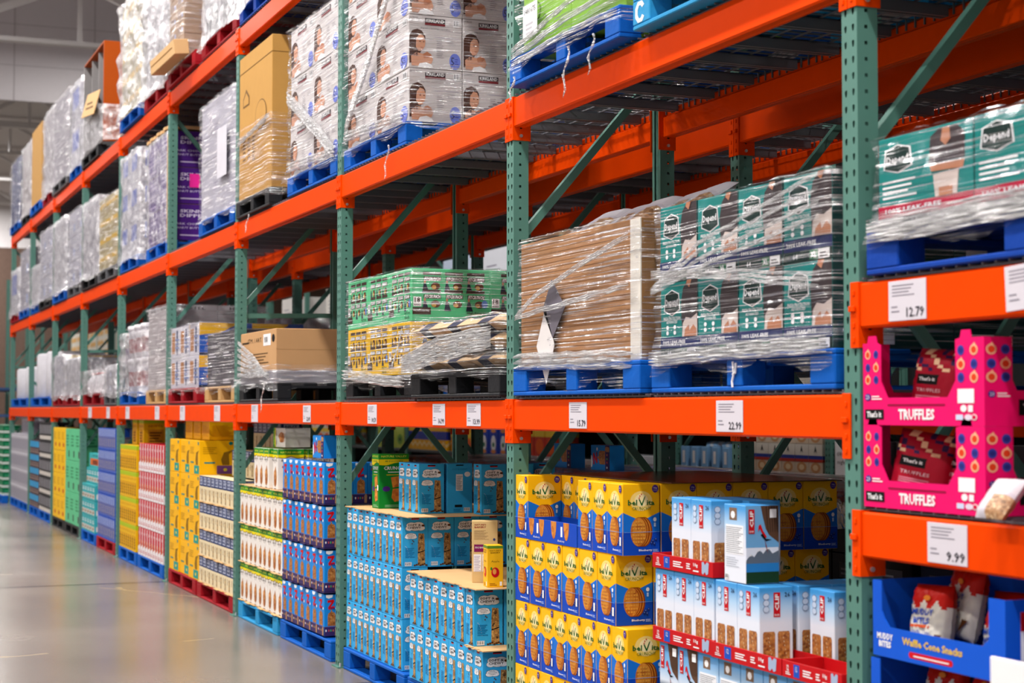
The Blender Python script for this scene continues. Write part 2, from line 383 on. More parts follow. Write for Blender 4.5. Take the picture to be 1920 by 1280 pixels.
def make_frame():
    t = thing('upright_frame', '', 'rack upright')
    f = post_mesh().build('post', t)
    r = f.copy(); COL.objects.link(r); r.parent = t; r.location = (PW, FD, 0); r.rotation_euler = (0, 0, math.pi)
    ym, yM, xc = PD, FD - PD, PW / 2
    for a, c in (((ym, 0.30), (yM, 0.30)), ((ym, 1.14), (yM, 2.06)), ((yM, 1.22), (ym, 2.02)), ((ym, 2.31), (yM, 2.325)), ((ym, 2.40), (yM, 3.20)), ((yM, 3.50), (ym, 4.29)), ((ym, 0.4), (yM, 1.0))):
        mb = MB(); dx = 0.012 if a == (yM, 1.22) else -0.012
        mb.bar((xc + dx, a[0], a[1]), (xc + dx, c[0], c[1]), 0.036, 0.022 if a == (yM, 1.22) or a == (ym, 1.14) else 0.036, GREEN); mb.build('brace', t)
    for y in (-0.02, FD - PD - 0.02):
        mb = MB(); mb.box(-0.02, PW + 0.03, y, y + PD + 0.04, 0, 0.008, GREEN); mb.tube([(PW + .018, y + .02, 0), (PW + .018, y + .02, .03)], .007, BOLT); mb.build('base_plate', t)
    return t
FR = make_frame()
for row, y0, ks in ((0, 0.0, range(-1, 10)), (1, 1.20, range(-1, 10))):
    for k in ks:
        if row == 0: lab = 'green punched steel upright frame of the front rack, ' + ('right of the truffle displays' if k == -1 else ('between energy bar and truffle displays' if k == 0 else '%s frame left of the truffle displays' % COLN[k])) 
        else: lab = 'green upright frame of the rack behind, ' + ('beyond the truffle displays' if k < 0 else 'behind the front rack\'s %s frame' % COLN[k])
        place(FR, (ux(k), y0, 0), lab, None, 'front rack upright frames' if row == 0 else 'rear rack upright frames')
def make_beam():
    t = thing('rack_beam', '', 'rack beam'); t['kind'] = 'thing'; Lb = B - PW
    mb = MB(); mb.box(0.0, Lb, 0.0, 0.045, -0.14, 0, ORANGE, 0.007); mb.box(0, Lb, 0.04, 0.062, -0.14, -0.042, ORANGE, 0.004); mb.build('channel', t)
    for s in (0, 1):
        mb = MB(); x0, x1 = (-0.040, 0.002) if s == 0 else (Lb - 0.002, Lb + 0.040)
        mb.box(x0, x1, -0.007, -0.001, -0.2, 0.004, ORANGE, 0.001)
        if s == 0: mb.box(0.0006, 0.005, -0.007, 0.085, -0.2, 0.004, ORANGE, 0.001)
        else: mb.box(Lb - 0.005, Lb - 0.0006, -0.007, 0.085, -0.2, 0.004, ORANGE, 0.001)
        xm = (x0 + x1) / 2
        for z in (-0.03, -0.08, -0.13, -0.175): mb.box(xm - .006, xm + .006, -0.011, -0.007, z - .009, z + .009, ORANGE, 0.002)
        mb.box(xm - .02, xm + .012, -0.016, -0.008, -0.088, -0.070, ORANGE, 0.002)
        xb = 0.005 if s == 0 else Lb - 0.011
        for z in (-0.145, -0.112): mb.box(xb - (0 if s == 0 else -.005), xb + .0012, 0.030, 0.040, z, z + .01, BLK)
        c = mb.build('connector', t); mb = MB()
        mb.tube([(xb, 0.035, -0.178), (xb + .006, 0.035, -0.178)], 0.008, BOLT, 8); pass
        mb.build('bolt', c)
    return t
BM = make_beam()
def bayname(k): return 'right of the truffle displays upright' if k == 0 else '%s bay left of the truffle displays' % COLN[k - 1]
LVN = {1: 'lowest', 2: 'middle', 3: 'top'}
for k in range(0, 10):
    for lv, z in ((1, L1), (2, L2), (3, L3)):
        if k == 0 and lv == 1: continue
        place(BM, (ux(k) + PW, 0.0, z), 'orange front beam of front rack, %s level, %s' % (LVN[lv], bayname(k)), None, 'front rack front beams')
        place(BM, (ux(k - 1), FD, z), 'orange rear beam of front rack, %s level, %s' % (LVN[lv], bayname(k)), None, 'front rack rear beams', rotz=math.pi)
for k in range(0, 10):
    for lv, z in ((1, L1), (2, L2), (3, L3)):
        if lv == 1 and k == 0: continue
        place(BM, (ux(k) + PW, 1.2, z), 'orange front beam of rack behind, %s level, %s' % (LVN[lv], bayname(k)), None, 'rear rack front beams')
        place(BM, (ux(k - 1), 1.2 + FD, z), 'orange back beam of rack behind, %s level, %s' % (LVN[lv], bayname(k)), None, 'rear rack back beams', rotz=math.pi)
# the two low beams of the nearest bay
place(BM, (ux(0) + PW, 0, 1.966), 'orange shelf beam above the pink truffle displays', None)
place(BM, (ux(0) + PW, 0, 1.263), 'orange shelf beam under the pink truffle displays', None)
place(BM, (ux(-1), FD, 1.966), 'orange rear beam at the back of the shelf above truffle displays', None, rotz=math.pi)
place(BM, (ux(-1), FD, 1.263), 'orange rear beam at the back of the truffle displays shelf', None, rotz=math.pi)
# wire decks
def make_deck():
    t = thing('wire_deck', '', 'wire deck'); w = (B - PW) / 2 - 0.01
    mb = MB()
    for i in range(10): mb.box(0.01, w - 0.01, 0.02 + i * 0.0885, 0.026 + i * 0.0885, 0.0, 0.006, GALV)
    for i in range(24):
        x = 0.01 + i * (w - 0.026) / 23
        mb.box(x, x + 0.006, 0.004, FD - 0.004, 0.006, 0.012, GALV); mb.box(x, x + 0.006, 0.047, 0.053, -0.036, 0.008, GALV); mb.box(x, x + 0.006, FD - 0.053, FD - 0.047, -0.036, 0.008, GALV)
    mb.build('wire_mesh', t)
    for i in range(4):
        x = 0.12 + i * (w - 0.30) / 3
        mb = MB(); y0, y1 = 0.064, FD - 0.064
        mb.box(x, x + 0.045, y0, y1, -0.004, -0.001, GALV); mb.box(x, x + 0.003, y0, y1, -0.04, -0.001, GALV); mb.box(x + .042, x + 0.045, y0, y1, -0.04, -0.001, GALV)
        mb.box(x, x + 0.014, y0, y1, -0.042, -0.038, GALV); mb.box(x + .031, x + 0.045, y0, y1, -0.042, -0.038, GALV); mb.build('support_channel', t)
    return t, w
DK, DW = make_deck()
DKZ = 0.0045
for k in range(0, 10):
    for lv, z in ((1, L1), (2, L2), (3, L3)):
        if k == 0 and lv == 1: z = 1.966
        for h_ in (0, 1):
            side = 'left' if h_ == 0 else 'right'
            for y, rw in ((0.0, 'front rack'), (1.2, 'rack behind')):
                if y > 0 and (k == 0 and lv == 1): continue
                place(DK, (ux(k) + PW + h_ * (DW + 0.015) + 0.002, y, z + DKZ), 'grey wire deck, %s half, %s level, %s, %s' % (side, LVN[lv], rw, bayname(k)), None, 'wire decks of the ' + rw)
for h_ in (0, 1): place(DK, (ux(0) + PW + h_ * (DW + 0.015) + 0.002, 0, 1.263 + DKZ), 'grey wire deck under the pink truffle displays, %s half' % ('left' if h_ == 0 else 'right'), None)
ZD = 0.017   # top of the wires above the beam

# ================================================================ PALLETS
def make_pallet(hexc, plastic=False):
    t = thing('pallet', '', 'pallet'); w, d = 1.2, 1.0
    m = P(hexc, 0.42 if plastic else 0.6, 0.10, bump=0.25, bs=25)
    c = 0.004
    for i, y in enumerate((0.0, 0.19, 0.36, 0.53, 0.70, 0.90)):
        mb = MB(); mb.box(0, w, y, y + 0.10, 0.112, 0.13, m, c); mb.build('deck_board', t)
    if plastic:
        for y0, y1 in ((0.0, 0.03), (0.97, 1.0)):
            mb = MB(); mb.box(0, w, y0, y1, 0.10, 0.12, m, c); mb.build('rim', t)
    for y in (0.0, 0.45, 0.90):
        for x, bw in ((0, 0.14), ((w - 0.1) / 2, 0.10), (w - 0.14, 0.14)):
            mb = MB(); mb.box(x, x + bw, y, y + 0.10, 0.018, 0.112, m, c); mb.build('block', t)
        mb = MB(); mb.box(0, w, y, y + 0.10, 0, 0.018, m, c); mb.build('bottom_board', t)
    for x in (0, (w - 0.1) / 2, w - 0.12):
        mb = MB(); mb.box(x + .001, x + 0.119, 0.10, 0.90, 0.092, 0.1118, m, 0.002); mb.build('cross_board', t)
    return t
PAL = {'blue': ('#0b5bb8', 0), 'skyblue': ('#2e93c9', 0), 'red': ('#9c1420', 0), 'black': ('#26272a', 1), 'grey': ('#5f6064', 1), 'wood': ('#c9a06a', 0), 'deepblue': ('#0c3f9e', 0)}
PALP = {}
PH = 0.13
def pallet(colr, x0, x1, z, label, y0=0.012, rotz=0.0):
    if colr not in PALP: PALP[colr] = make_pallet(*PAL[colr])
    return place(PALP[colr], (x0, y0, z), label, None, None, rotz, ((x1 - x0) / 1.2, 1, 1))
# floor pallets: colour, x range, label
FLP = [('blue', -10.02, -8.86, 'blue wooden floor pallet under the left stack of blue granola cartons'), ('blue', -8.80, -7.38, 'blue wooden floor pallet under the right stack of blue granola cartons'),
       ('blue', -7.20, -6.02, 'blue wooden floor pallet under the yellow breakfast biscuit cartons'), ('blue', -5.92, -4.62, 'blue wooden floor pallet under the energy bar trays'),
       ('skyblue', -12.84, -11.64, 'weathered blue floor pallet under the almond biscuit cartons'), ('blue', -11.56, -10.30, 'blue floor pallet with frayed wrap under the blue kids bar cartons'),
       ('red', -15.66, -14.44, 'red wooden floor pallet under the stacked yellow cartons beside the cream bars'), ('red', -14.38, -13.02, 'red wooden floor pallet under the cream and navy nut bar cartons'),
       ('blue', -18.48, -17.38, 'blue floor pallet under the yellow cereal cartons'), ('blue', -17.30, -15.94, 'blue floor pallet under the red and white cartons'),
       ('blue', -21.30, -20.14, 'blue floor pallet under the low teal cartons'), ('red', -20.06, -18.74, 'red floor pallet under the tall blue bar cartons left of yellow cereal'),
       ('black', -24.12, -22.92, 'black plastic floor pallet under the far yellow cartons'), ('black', -22.86, -21.50, 'black plastic floor pallet under the mint green cartons'),
       ('blue', -26.94, -25.80, 'blue floor pallet under the blue and brown snack packs'), ('blue', -25.74, -24.34, 'blue floor pallet under the black and white cartons'),
       ('blue', -29.76, -28.50, 'blue floor pallet under the left stack of pale grey cartons'), ('blue', -28.44, -27.14, 'blue floor pallet under the right stack of pale grey cartons')]
for c, a, b_, lab in FLP: pallet(c, a, b_, 0.0, lab)

# ================================================================ CARTON PROTOTYPES
SKY = P('#34a6e0', 0.36); SKYD = P('#1673ad', 0.36); NAVY = P('#16245e', 0.4); ROYAL = P('#1247b8', 0.38); YEL = P('#f7b810', 0.38); YELP = P('#fbd878', 0.38)
RED = P('#c8141e', 0.38); CREAM = P('#e3d3ad', 0.45); BROWN = P('#5a3418', 0.5); DGRN = P('#12602c', 0.4); GRN = P('#1f8a35', 0.4); LIME = P('#a9c71c', 0.4); PURP = P('#4a2a86', 0.4); TEAL = P('#12807c', 0.4); LGREY = P('#b9b6bd', 0.5)
GRAN = crumbs('granola_print', ['#3a2412', '#a97a3e', '#6d4420', '#d8b06a', '#8a5c2c', '#c8934c'], 110)
BISC = crumbs('biscuit_print', ['#b05e14', '#c9781e', '#d68a2b', '#a85410'], 55)
BISCD = P('#8c420c', 0.5); BARP = crumbs('oat_bar_print', ['#8c4e1e', '#a8662c', '#c08646', '#7a3e16', '#b5742f'], 130)
ALM = crumbs('almond_print', ['#8a4a18', '#a8632a', '#c58a4c', '#b87434'], 60)

def carton(w, d, h, base, c=0.002): mb = MB(); mb.box(0, w, 0, d, 0, h, base, c); return mb
def make_sc():
    w, d, h = 0.1165, 0.153, 0.283; mb = carton(w, d, h, SKY); F, Rr, T = faces(mb, w, d, h)
    for A, k in ((F, 0), (Rr, 1)):
        sx = 1.0 if k == 0 else 0.84
        A.rect(0.35, 0.955, 0.65, 0.975, BLK, 1); A.rect(0.35, 0.94, 0.65, 0.955, RED, 1)
        cy = 0.80
        for cx, cyy, rx, ry in ((0.5, cy, 0.30, 0.085), (0.35, cy + .03, 0.2, .06), (0.62, cy + .035, .22, .06), (0.27, cy - .03, .15, .05), (0.70, cy - .03, .18, .05)):
            A.ell(cx, cyy, rx, ry, BLK, 1, 18); A.ell(cx, cyy, rx * .95, ry * .93, WHT, 2, 18)
        A.text('SOFT &', 0.46, cy + .035, 0.042, BLK, 3, 0.50, 0.02); A.text('CHEWY', 0.46, cy - .018, 0.046, BLK, 3, 0.52, 0.02)
        A.text('granola bars', 0.52, cy - .062, 0.014, BLK, 3, 0.36); A.ell(.80, cy + .02, .07, .022, BROWN, 3, 7)
        for cx, cyy, rx, ry in ((0.33, .63, .22, .05), (0.24, .60, .15, .04), (0.42, .60, .15, .04)):
            A.ell(cx, cyy, rx, ry, BLK, 1, 16); A.ell(cx, cyy, rx * .94, ry * .91, WHT, 2, 16)
        A.text('REAL', .33, .655, .02, BLK, 3, .2); A.text('CHOCOLATE', .33, .625, .022, BLK, 3, .3); A.text('CHIPS', .33, .597, .018, BLK, 3, .2)
        A.poly([(.60, .04), (.88, .04), (.86, .5), (.84, .66), (.62, .67), (.60, .5)], GRAN, 2)
        A.poly([(.60, .30), (.87, .34), (.87, .32), (.60, .28)], BLK, 3)
        for i in range(7): A.ell(.48 + .075 * i, .045 + .012 * (i % 3), .045, .018, BROWN, 3, 6)
        for x, y in ((.40, .53), (.44, .51), (.38, .47)): A.ell(x, y, .03, .012, BROWN, 2, 5)
        A.lines(.12, .20, .48, .40, 7, SKYD, 1)
        for i in range(9): A.ell(.12 + .02 * i, .42 - .0035 * i * i, .008, .004, WHT, 1, 5)
        if k: A.bars(.10, .035, .36, .11)
    T.rect(.1, .1, .9, .9, SKYD, 1)
    return tag(mb.build('granola_carton'), '', 'box')
def make_sc_back():
    w, d, h = 0.1165, 0.153, 0.283; mb = carton(w, d, h, SKY); F, Rr, T = faces(mb, w, d, h)
    Rr.rect(.35, .95, .65, .975, BLK, 1); Rr.text('SOFT & CHEWY', .5, .88, .03, SKYD, 2, .6); Rr.rect(.35, .45, .62, .78, WHT, 1); Rr.lines(.37, .47, .60, .76, 11, BLK, 2, .3)
    Rr.ell(.80, .78, .12, .05, WHT, 1); Rr.bars(.66, .04, .9, .11); Rr.lines(.25, .03, .6, .10, 3, SKYD, 1); Rr.rect(.3, .12, .6, .17, BLK, 1)
    F.lines(.2, .2, .8, .8, 14, SKYD, 1); return tag(mb.build('granola_carton'), '', 'box')
def make_bv(w, d=0.165, h=0.286):
    mb = carton(w, d, h, YEL); F, Rr, T = faces(mb, w, d, h)
    for A, k in ((F, 0), (Rr, 1)):
        A.ell(.5, .76, .30, .14, YELP, 1, 22); A.ell(.5, .77, .18, .09, P('#fde9ae', .4), 2, 20)
        A.poly([(0.006, 0.004), (.994, .004), (.994, .60), (.5, .48), (.006, .60)], P('#1a6fd0', .38), 1)
        A.poly([(0.006, 0.004), (.994, .004), (.994, .33), (.006, .33)], ROYAL, 2)
        A.text('bel', .26, .74, .078, DGRN, 4, .25, .025); A.text('ita', .75, .735, .070, DGRN, 4, .21, .025)
        A.poly([(.425, .785), (.46, .785), (.508, .725), (.575, .815), (.615, .835), (.525, .697), (.495, .697)], DGRN, 4)
        for x, y in ((.46, .83), (.50, .855), (.44, .80)): A.ell(x, y, .016, .014, RED, 4, 5)
        A.text('CRUNCHY', .5, .655, .045, DGRN, 4, .52)
        for ox, cc in ((.15, BISCD), (.12, BISC), (.085, BISCD), (.05, BISC), (.015, BISCD), (0, BISC)):
            A.ell(.42 + ox, .33, .215 if cc is BISC else .225, .20 if cc is BISC else .207, cc, 4, 26)
        for i in range(5):
            for j in range(7):
                x, y = .28 + .07 * i, .19 + .047 * j
                if ((x - .42) / .19) ** 2 + ((y - .33) / .18) ** 2 < 1: A.ell(x, y, .027, .017, P('#dd9a3c', .4), 6, 8)
        A.poly([(.01, .325), (.99, .325), (.99, .33), (.01, .33)], P('#6fa4e6', .4), 8)
        A.ell(.87, .93, .085, .055, PURP, 3, 16); A.text('20g', .87, .94, .028, WHT, 4, .09); A.text('whole grain', .87, .91, .012, WHT, 4, .11)
        for x, y in ((.80, .20), (.88, .22), (.84, .16), (.76, .17)): A.ell(x, y, .035, .024, P('#1b2c70', .35), 5, 12); A.ell(x, y + .008, .016, .009, P('#5a77c8', .4), 6, 8)
        A.ell(.86, .50, .045, .03, WHT, 3, 12); A.rect(.835, .40, .885, .455, P('#b9d3f2', .4), 3)
        A.text('Blueberry', .60, .07, .036, WHT, 5, .36, .02); A.lines(.80, .05, .96, .09, 3, P('#a9bfe8', .4), 5)
        if k == 0: A.rect(.86, .14, .95, .26, WHT, 6)
    return tag(mb.build('breakfast_biscuit_carton'), '', 'box')
CG = grad('clif_white_sky', [(0, '#dfe4ee'), (.55, '#d9deea'), (.75, '#a8cbe9'), (.95, '#3d95d6')])
CGS = grad('clif_mountain_sky', [(0, '#16301a'), (.14, '#1d3b22'), (.17, '#2c6ea6'), (.26, '#3a8ed0'), (.30, '#39465a'), (.42, '#7c8896'), (.48, '#cfd9e6'), (.70, '#7db4e0'), (1, '#2f86c8')])
def clif_logo(A, x0, y0, x1, y1):
    A.rect(x0, y0, x1, y1, P('#c2121c', .4), 2); A.text('CLIF', (x0 + x1) / 2 - .0, (y0 + y1) / 2 + (y1 - y0) * .1, (x1 - x0) * .60 * A.W / A.H, WHT, 4, (y1 - y0) * .66 * A.H / A.W, .03, math.pi / 2)
    A.text('BAR', (x0 + x1) / 2, y0 + (y1 - y0) * .09, (y1 - y0) * .08, WHT, 4, (x1 - x0) * .7)
def clif_bars(A, xs, wd, top):
    for x in xs:
        r = .025
        A.poly([(x, .02), (x + wd, .02), (x + wd, top - r), (x + wd - .03, top), (x + .03, top), (x, top - r)], BARP, 2)
        for i in range(7): A.ell(x + wd * (.2 + .6 * ((i * 29) % 10) / 10), .06 + i * (top - .09) / 7, .012, .012, CREAM, 3, 5)
def make_clif(v):
    w, d, h = (0.150, 0.132, 0.270); mb = carton(w, d, h, CG if v == 'a' else (CGS if v == 'c' else CG)); F, Rr, T = faces(mb, w, d, h)
    def fr(A):
        clif_logo(A, .42, .62, .62, .93); A.text('26', .83, .90, .06, P('#2a3a58', .4), 3, .16, .02); clif_bars(A, (.10, .54), .36, .44)
        for y in (.88, .80, .72): A.ell(.2, y, .10, .045, P('#7f93b4', .4), 1, 14); A.ell(.2, y, .085, .036, P('#c4d4ea', .4), 2, 14)
    def back(A):
        A.rect(.25, .80, .60, .96, P('#7d6350', .5), 1); A.ell(.42, .87, .1, .05, WHT, 2, 8); A.rect(.08, .36, .9, .74, P('#eceef2', .4), 1); A.lines(.1, .38, .88, .73, 14, P('#5d6570', .4), 2, .22)
        A.rect(.45, .46, .455, .68, P('#5d6570', .4), 3); A.rect(.68, .46, .685, .68, P('#5d6570', .4), 3); A.lines(.1, .20, .7, .34, 5, P('#8b93a0', .4), 2, .2); A.bars(.06, .03, .2, .1)
    def mount(A):
        if v == 'b': A.rect(.004, .46, .996, .996, P('#6fa9d8', .4), 0); A.rect(.004, .15, .996, .28, P('#2c7cbc', .4), 1); A.rect(.004, .004, .996, .15, P('#1d3b22', .4), 1)
        A.poly([(.01, .30), (.15, .38), (.25, .34), (.40, .44), (.52, .38), (.66, .46), (.8, .38), (.99, .42), (.99, .26), (.01, .26)], P('#5f6a78', .5), 1)
        for x, y in ((.40, .44), (.66, .46), (.15, .38)): A.poly([(x - .06, y - .035), (x, y), (x + .05, y - .035), (x + .01, y - .02)], WHT, 2)
        A.poly([(.45, .994), (.52, .84), (.60, .70), (.70, .62), (.99, .52), (.99, .994)], P('#5b4030', .6), 1)
        for k in range(5): A.poly([(.6 + k * .08, .99), (.66 + k * .07, .65), (.68 + k * .07, .66), (.63 + k * .08, .99)], P('#3c2a20', .6), 2)
        A.poly([(.36, .66), (.42, .70), (.50, .62), (.60, .58), (.62, .60), (.52, .67), (.44, .76), (.38, .74)], RED, 3)
        A.poly([(.44, .62), (.60, .54), (.78, .56), (.60, .57), (.50, .64)], BLK, 3); A.poly([(.56, .56), (.60, .46), (.66, .38), (.62, .48)], P('#8a2a20', .5), 3)
        clif_logo(A, .08, .64, .26, .95); A.rect(.72, .84, .92, .95, WHT, 3)
    if v == 'a': fr(F); fr(Rr)
    elif v == 'b': back(F); mount(Rr)
    else: mount(F); back(Rr)
    return tag(mb.build('energy_bar_carton'), '', 'box')
def make_tray(w, d=0.16, h=0.055, hexc='#bd121a'):
    t = thing('display_tray', '', 'tray'); m = P(hexc, 0.4); ins = KRAFT
    def wall(x0, x1, y0, y1):
        mb = MB(); mb.box(x0, x1, y0, y1, 0, h, m, 0.0008)
        if y1 - y0 < 0.01 and y0 < 0.01:
            A = Art(mb, (x0, y0, 0), (1, 0, 0), (0, 0, 1), (0, -1, 0), x1 - x0, h)
            A.text('12', .10, .6, .35, WHT, 2, .035, .02); A.lines(.06, .2, .15, .42, 2, WHT, 2); A.rect(.20, .12, .30, .88, P('#1d4fb4', .4), 1); A.text('12', .25, .62, .3, WHT, 2, .03)
            A.lines(.36, .3, .52, .75, 3, WHT, 1, .5); A.lines(.58, .3, .65, .75, 3, WHT, 1, .5); A.text('10g', .73, .62, .3, WHT, 1, .07, .02); A.lines(.69, .2, .78, .4, 1, WHT, 1)
            A.poly([(.83, .9), (.86, .95), (.88, .75), (.91, .95), (.94, .9), (.93, .2), (.90, .1), (.88, .3), (.85, .1), (.83, .2)], P('#9fb0cc', .3), 1)
        return mb.build('side_panel', t)
    wall(0, w, 0, 0.004); wall(0, w, d - .004, d); wall(0, .004, .004, d - .004); wall(w - .004, w, .004, d - .004)
    mb = MB(); mb.box(.004, w - .004, .004, d - .004, 0, .003, ins); mb.build('tray_floor', t)
    return t
def make_zb():
    w, d, h = 0.148, 0.095, 0.262; BL = P('#1b86d8', .36); mb = carton(w, d, h, BL); F, Rr, T = faces(mb, w, d, h)
    for A, k in ((F, 0), (Rr, 1)):
        A.poly([(.12, .99), (.6, .99), (.55, .93), (.3, .90), (.12, .93)], WHT, 1)
        A.poly([(.22, .86), (.66, .88), (.70, .83), (.45, .70), (.70, .72), (.74, .67), (.30, .63), (.26, .69), (.50, .81), (.22, .80)], RED, 2)
        A.text('BAR', .60, .66, .05, P('#2b2a6e', .4), 3, .3, .02); A.ell(.84, .66, .07, .035, WHT, 2, 12)
        A.poly([(.24, .24), (.78, .24), (.78, .50), (.72, .56), (.56, .58), (.50, .66), (.44, .58), (.28, .54), (.24, .48)], BARP, 2)
        A.poly([(.004, .004), (.996, .004), (.996, .22), (.004, .22)], P('#3a2a5e', .4), 3); A.rect(.004, .218, .996, .226, P('#7a6aa6', .4), 4)
        for x, c in ((.12, WHT), (.32, P('#c04a4a', .4)), (.46, P('#5aa05a', .4)), (.62, P('#c86a50', .4))): A.ell(x, .13, .045, .03, c, 4, 10)
        A.poly([(.74, .01), (.92, .01), (.95, .18), (.84, .24), (.74, .18)], P('#a9805e', .5), 4)
    T.rect(.1, .1, .9, .9, P('#2a6fb8', .4), 1)
    return tag(mb.build('kids_bar_carton'), '', 'box')
def make_bis():
    w, d, h = 0.139, 0.19, 0.286; mb = carton(w, d, h, P('#e9e3dc', .4)); F, Rr, T = faces(mb, w, d, h)
    for A, k in ((F, 0), (Rr, 1)):
        A.rect(.004, .86, .996, .996, P('#2c8c26', .4), 1); A.text('NATURE VALLEY' if k else 'NATURE', .5, .92, .05, P('#d9e84a', .4), 3, .8 if k else .7, .02)
        A.poly([(.004, .86), (.996, .86), (.996, .80), (.75, .78), (.5, .83), (.25, .78), (.004, .80)], P('#f0dc14', .4), 2)
        A.poly([(.004, .80), (.25, .78), (.5, .83), (.75, .78), (.996, .80), (.996, .785), (.75, .765), (.5, .815), (.25, .765), (.004, .785)], P('#7a4a1a', .4), 2)
        A.text('BISCUITS', .5, .72, .055, P('#33201a', .4), 3, .72, .01); A.text('almond butter', .5, .665, .02, BROWN, 3, .4)
        if k: A.ell(.28, .56, .12, .045, P('#c43a60', .4), 3, 14)
        A.poly([(.28, .12), (.5, .06), (.72, .12), (.80, .30), (.72, .46), (.56, .58), (.40, .46), (.24, .34)], ALM, 2)
        A.ell(.42, .38, .16, .09, P('#c47a3a', .4), 3, 14); A.ell(.60, .20, .15, .08, P('#a65e26', .4), 3, 14); A.ell(.42, .40, .10, .04, P('#e0a468', .4), 4, 12)
        A.lines(.3, .015, .7, .045, 1, BROWN, 3)
    T.rect(.05, .05, .95, .95, P('#3d8f2c', .4), 1); T.rect(.3, .3, .7, .6, P('#e0d31e', .4), 2)
    return tag(mb.build('almond_biscuit_carton'), '', 'box')
def make_nut():
    w, d, h = 0.148, 0.17, 0.215; mb = carton(w, d, h, CREAM); F, Rr, T = faces(mb, w, d, h)
    for A, k in ((F, 0), (Rr, 1)):
        A.rect(.004, .60, .996, .996, P('#1c3468', .4), 1); A.rect(.14, .66, .86, .95, P('#aeb4c8', .4), 2); A.text('NUT', .5, .87, .09, P('#1c3468', .4), 3, .6, .03); A.text('BARS', .5, .75, .09, P('#1c3468', .4), 3, .6, .03)
        A.lines(.2, .30, .45, .52, 6, P('#6a4a34', .4), 2, .3); A.rect(.62, .06, .86, .5, BARP if k else P('#b9a179', .5), 2)
        for i in range(5): A.ell(.74, .12 + .08 * i, .07, .028, P('#c2862e' if i % 2 else '#6d2f16', .4), 3, 9)
    return tag(mb.build('nut_bar_carton'), '', 'box')
def make_nv():
    w, d, h = 0.122, 0.19, 0.325; mb = carton(w, d, h, P('#17812f', .38)); F, Rr, T = faces(mb, w, d, h)
    for A, k in ((F, 0), (Rr, 1)):
        A.rect(.004, .90, .996, .996, P('#2f9a2a', .4), 1); A.text('NATURE VALLEY', .5, .955, .035, P('#e6ee5a', .4), 3, .85, .02)
        A.poly([(.004, .90), (.996, .90), (.996, .83), (.75, .85), (.5, .83), (.25, .79), (.004, .80)], P('#f0d916', .4), 2); A.text('49 POUCHES', .5, .865, .03, GRN, 3, .6, .02)
        A.text('CRUNCHY', .55, .74, .065, WHT, 3, .78, .02); A.lines(.3, .66, .8, .69, 1, WHT, 2); A.lines(.25, .61, .85, .64, 1, P('#cdb21e', .4), 2)
        A.poly([(.40, .57), (.80, .60), (.84, .42), (.46, .38)], BISC, 2); A.poly([(.46, .36), (.80, .37), (.86, .16), (.52, .12), (.42, .2)], BISC, 2)
        A.ell(.25, .36, .13, .05, PURP, 2, 14); A.rect(.80, .33, .95, .43, WHT, 3); A.lines(.2, .03, .9, .08, 2, P('#8ec99a', .4), 2)
    return tag(mb.build('crunchy_bar_carton'), 'tall green crunchy oat bar carton on the cardboard sheet beside the upright', 'box')
def make_nb(w=0.09, d=0.13, h=0.31):
    mb = carton(w, d, h, P('#d0b27c', .45)); F, Rr, T = faces(mb, w, d, h)
    A = Rr; A.text("NATURE'S", .32, .94, .028, P('#8a2a2a', .4), 2, .45, .02); A.text('BAKERY', .32, .90, .028, P('#8a2a2a', .4), 2, .45, .02); A.lines(.08, .70, .65, .86, 9, P('#6b4a30', .4), 1, .25)
    A.rect(.08, .50, .68, .62, P('#7a1d56', .4), 1); A.text('FIG BAR', .3, .57, .03, WHT, 2, .35); A.ell(.58, .55, .08, .04, P('#e08aa0', .4), 2, 10)
    A.rect(.06, .18, .36, .46, WHT, 1); A.rect(.40, .18, .70, .46, WHT, 1); A.lines(.08, .19, .34, .45, 10, P('#8a7fae', .4), 2, .3); A.lines(.42, .19, .68, .45, 10, P('#8a7fae', .4), 2, .3); A.bars(.75, .02, .95, .07)
    for i in range(6): A.ell(.86, .20 + .1 * i, .05, .022, P('#c2202c' if i < 4 else '#39406e', .4), 2, 9)
    F.text('FIG', .5, .9, .04, P('#6d2a14', .4), 2, .6); F.lines(.15, .3, .85, .8, 9, P('#8a6b40', .4), 1)
    return tag(mb.build('fig_bar_carton'), 'tan fig bar carton turned to show its nutrition table', 'box')
def make_fig():
    w, d, h = 0.10, 0.08, 0.205; mb = carton(w, d, h, P('#f2b61c', .4)); F, Rr, T = faces(mb, w, d, h)
    for A in (F, Rr):
        A.rect(.004, .93, .996, .996, P('#5f8a2a', .4), 1); A.text("NATURE'S", .5, .88, .035, P('#5a3a10', .4), 2, .7); A.text('BAKERY', .5, .83, .035, P('#5a3a10', .4), 2, .6); A.text('Apple', .5, .62, .06, P('#7a6a20', .4), 2, .5)
        A.ell(.5, .36, .25, .12, RED, 2, 16); A.ell(.45, .38, .12, .07, P('#e89a4a', .4), 3, 12); A.ell(.25, .45, .06, .04, GRN, 2, 8); A.lines(.15, .05, .6, .12, 2, P('#a86a10', .4), 2); A.rect(.78, .04, .92, .14, WHT, 2)
    return tag(mb.build('fig_bar_carton'), 'small bright yellow fig bar carton beside the tan one', 'box')
GSC, GSCB, GNV, GNB, GFIG = make_sc(), make_sc_back(), make_nv(), make_nb(), make_fig()
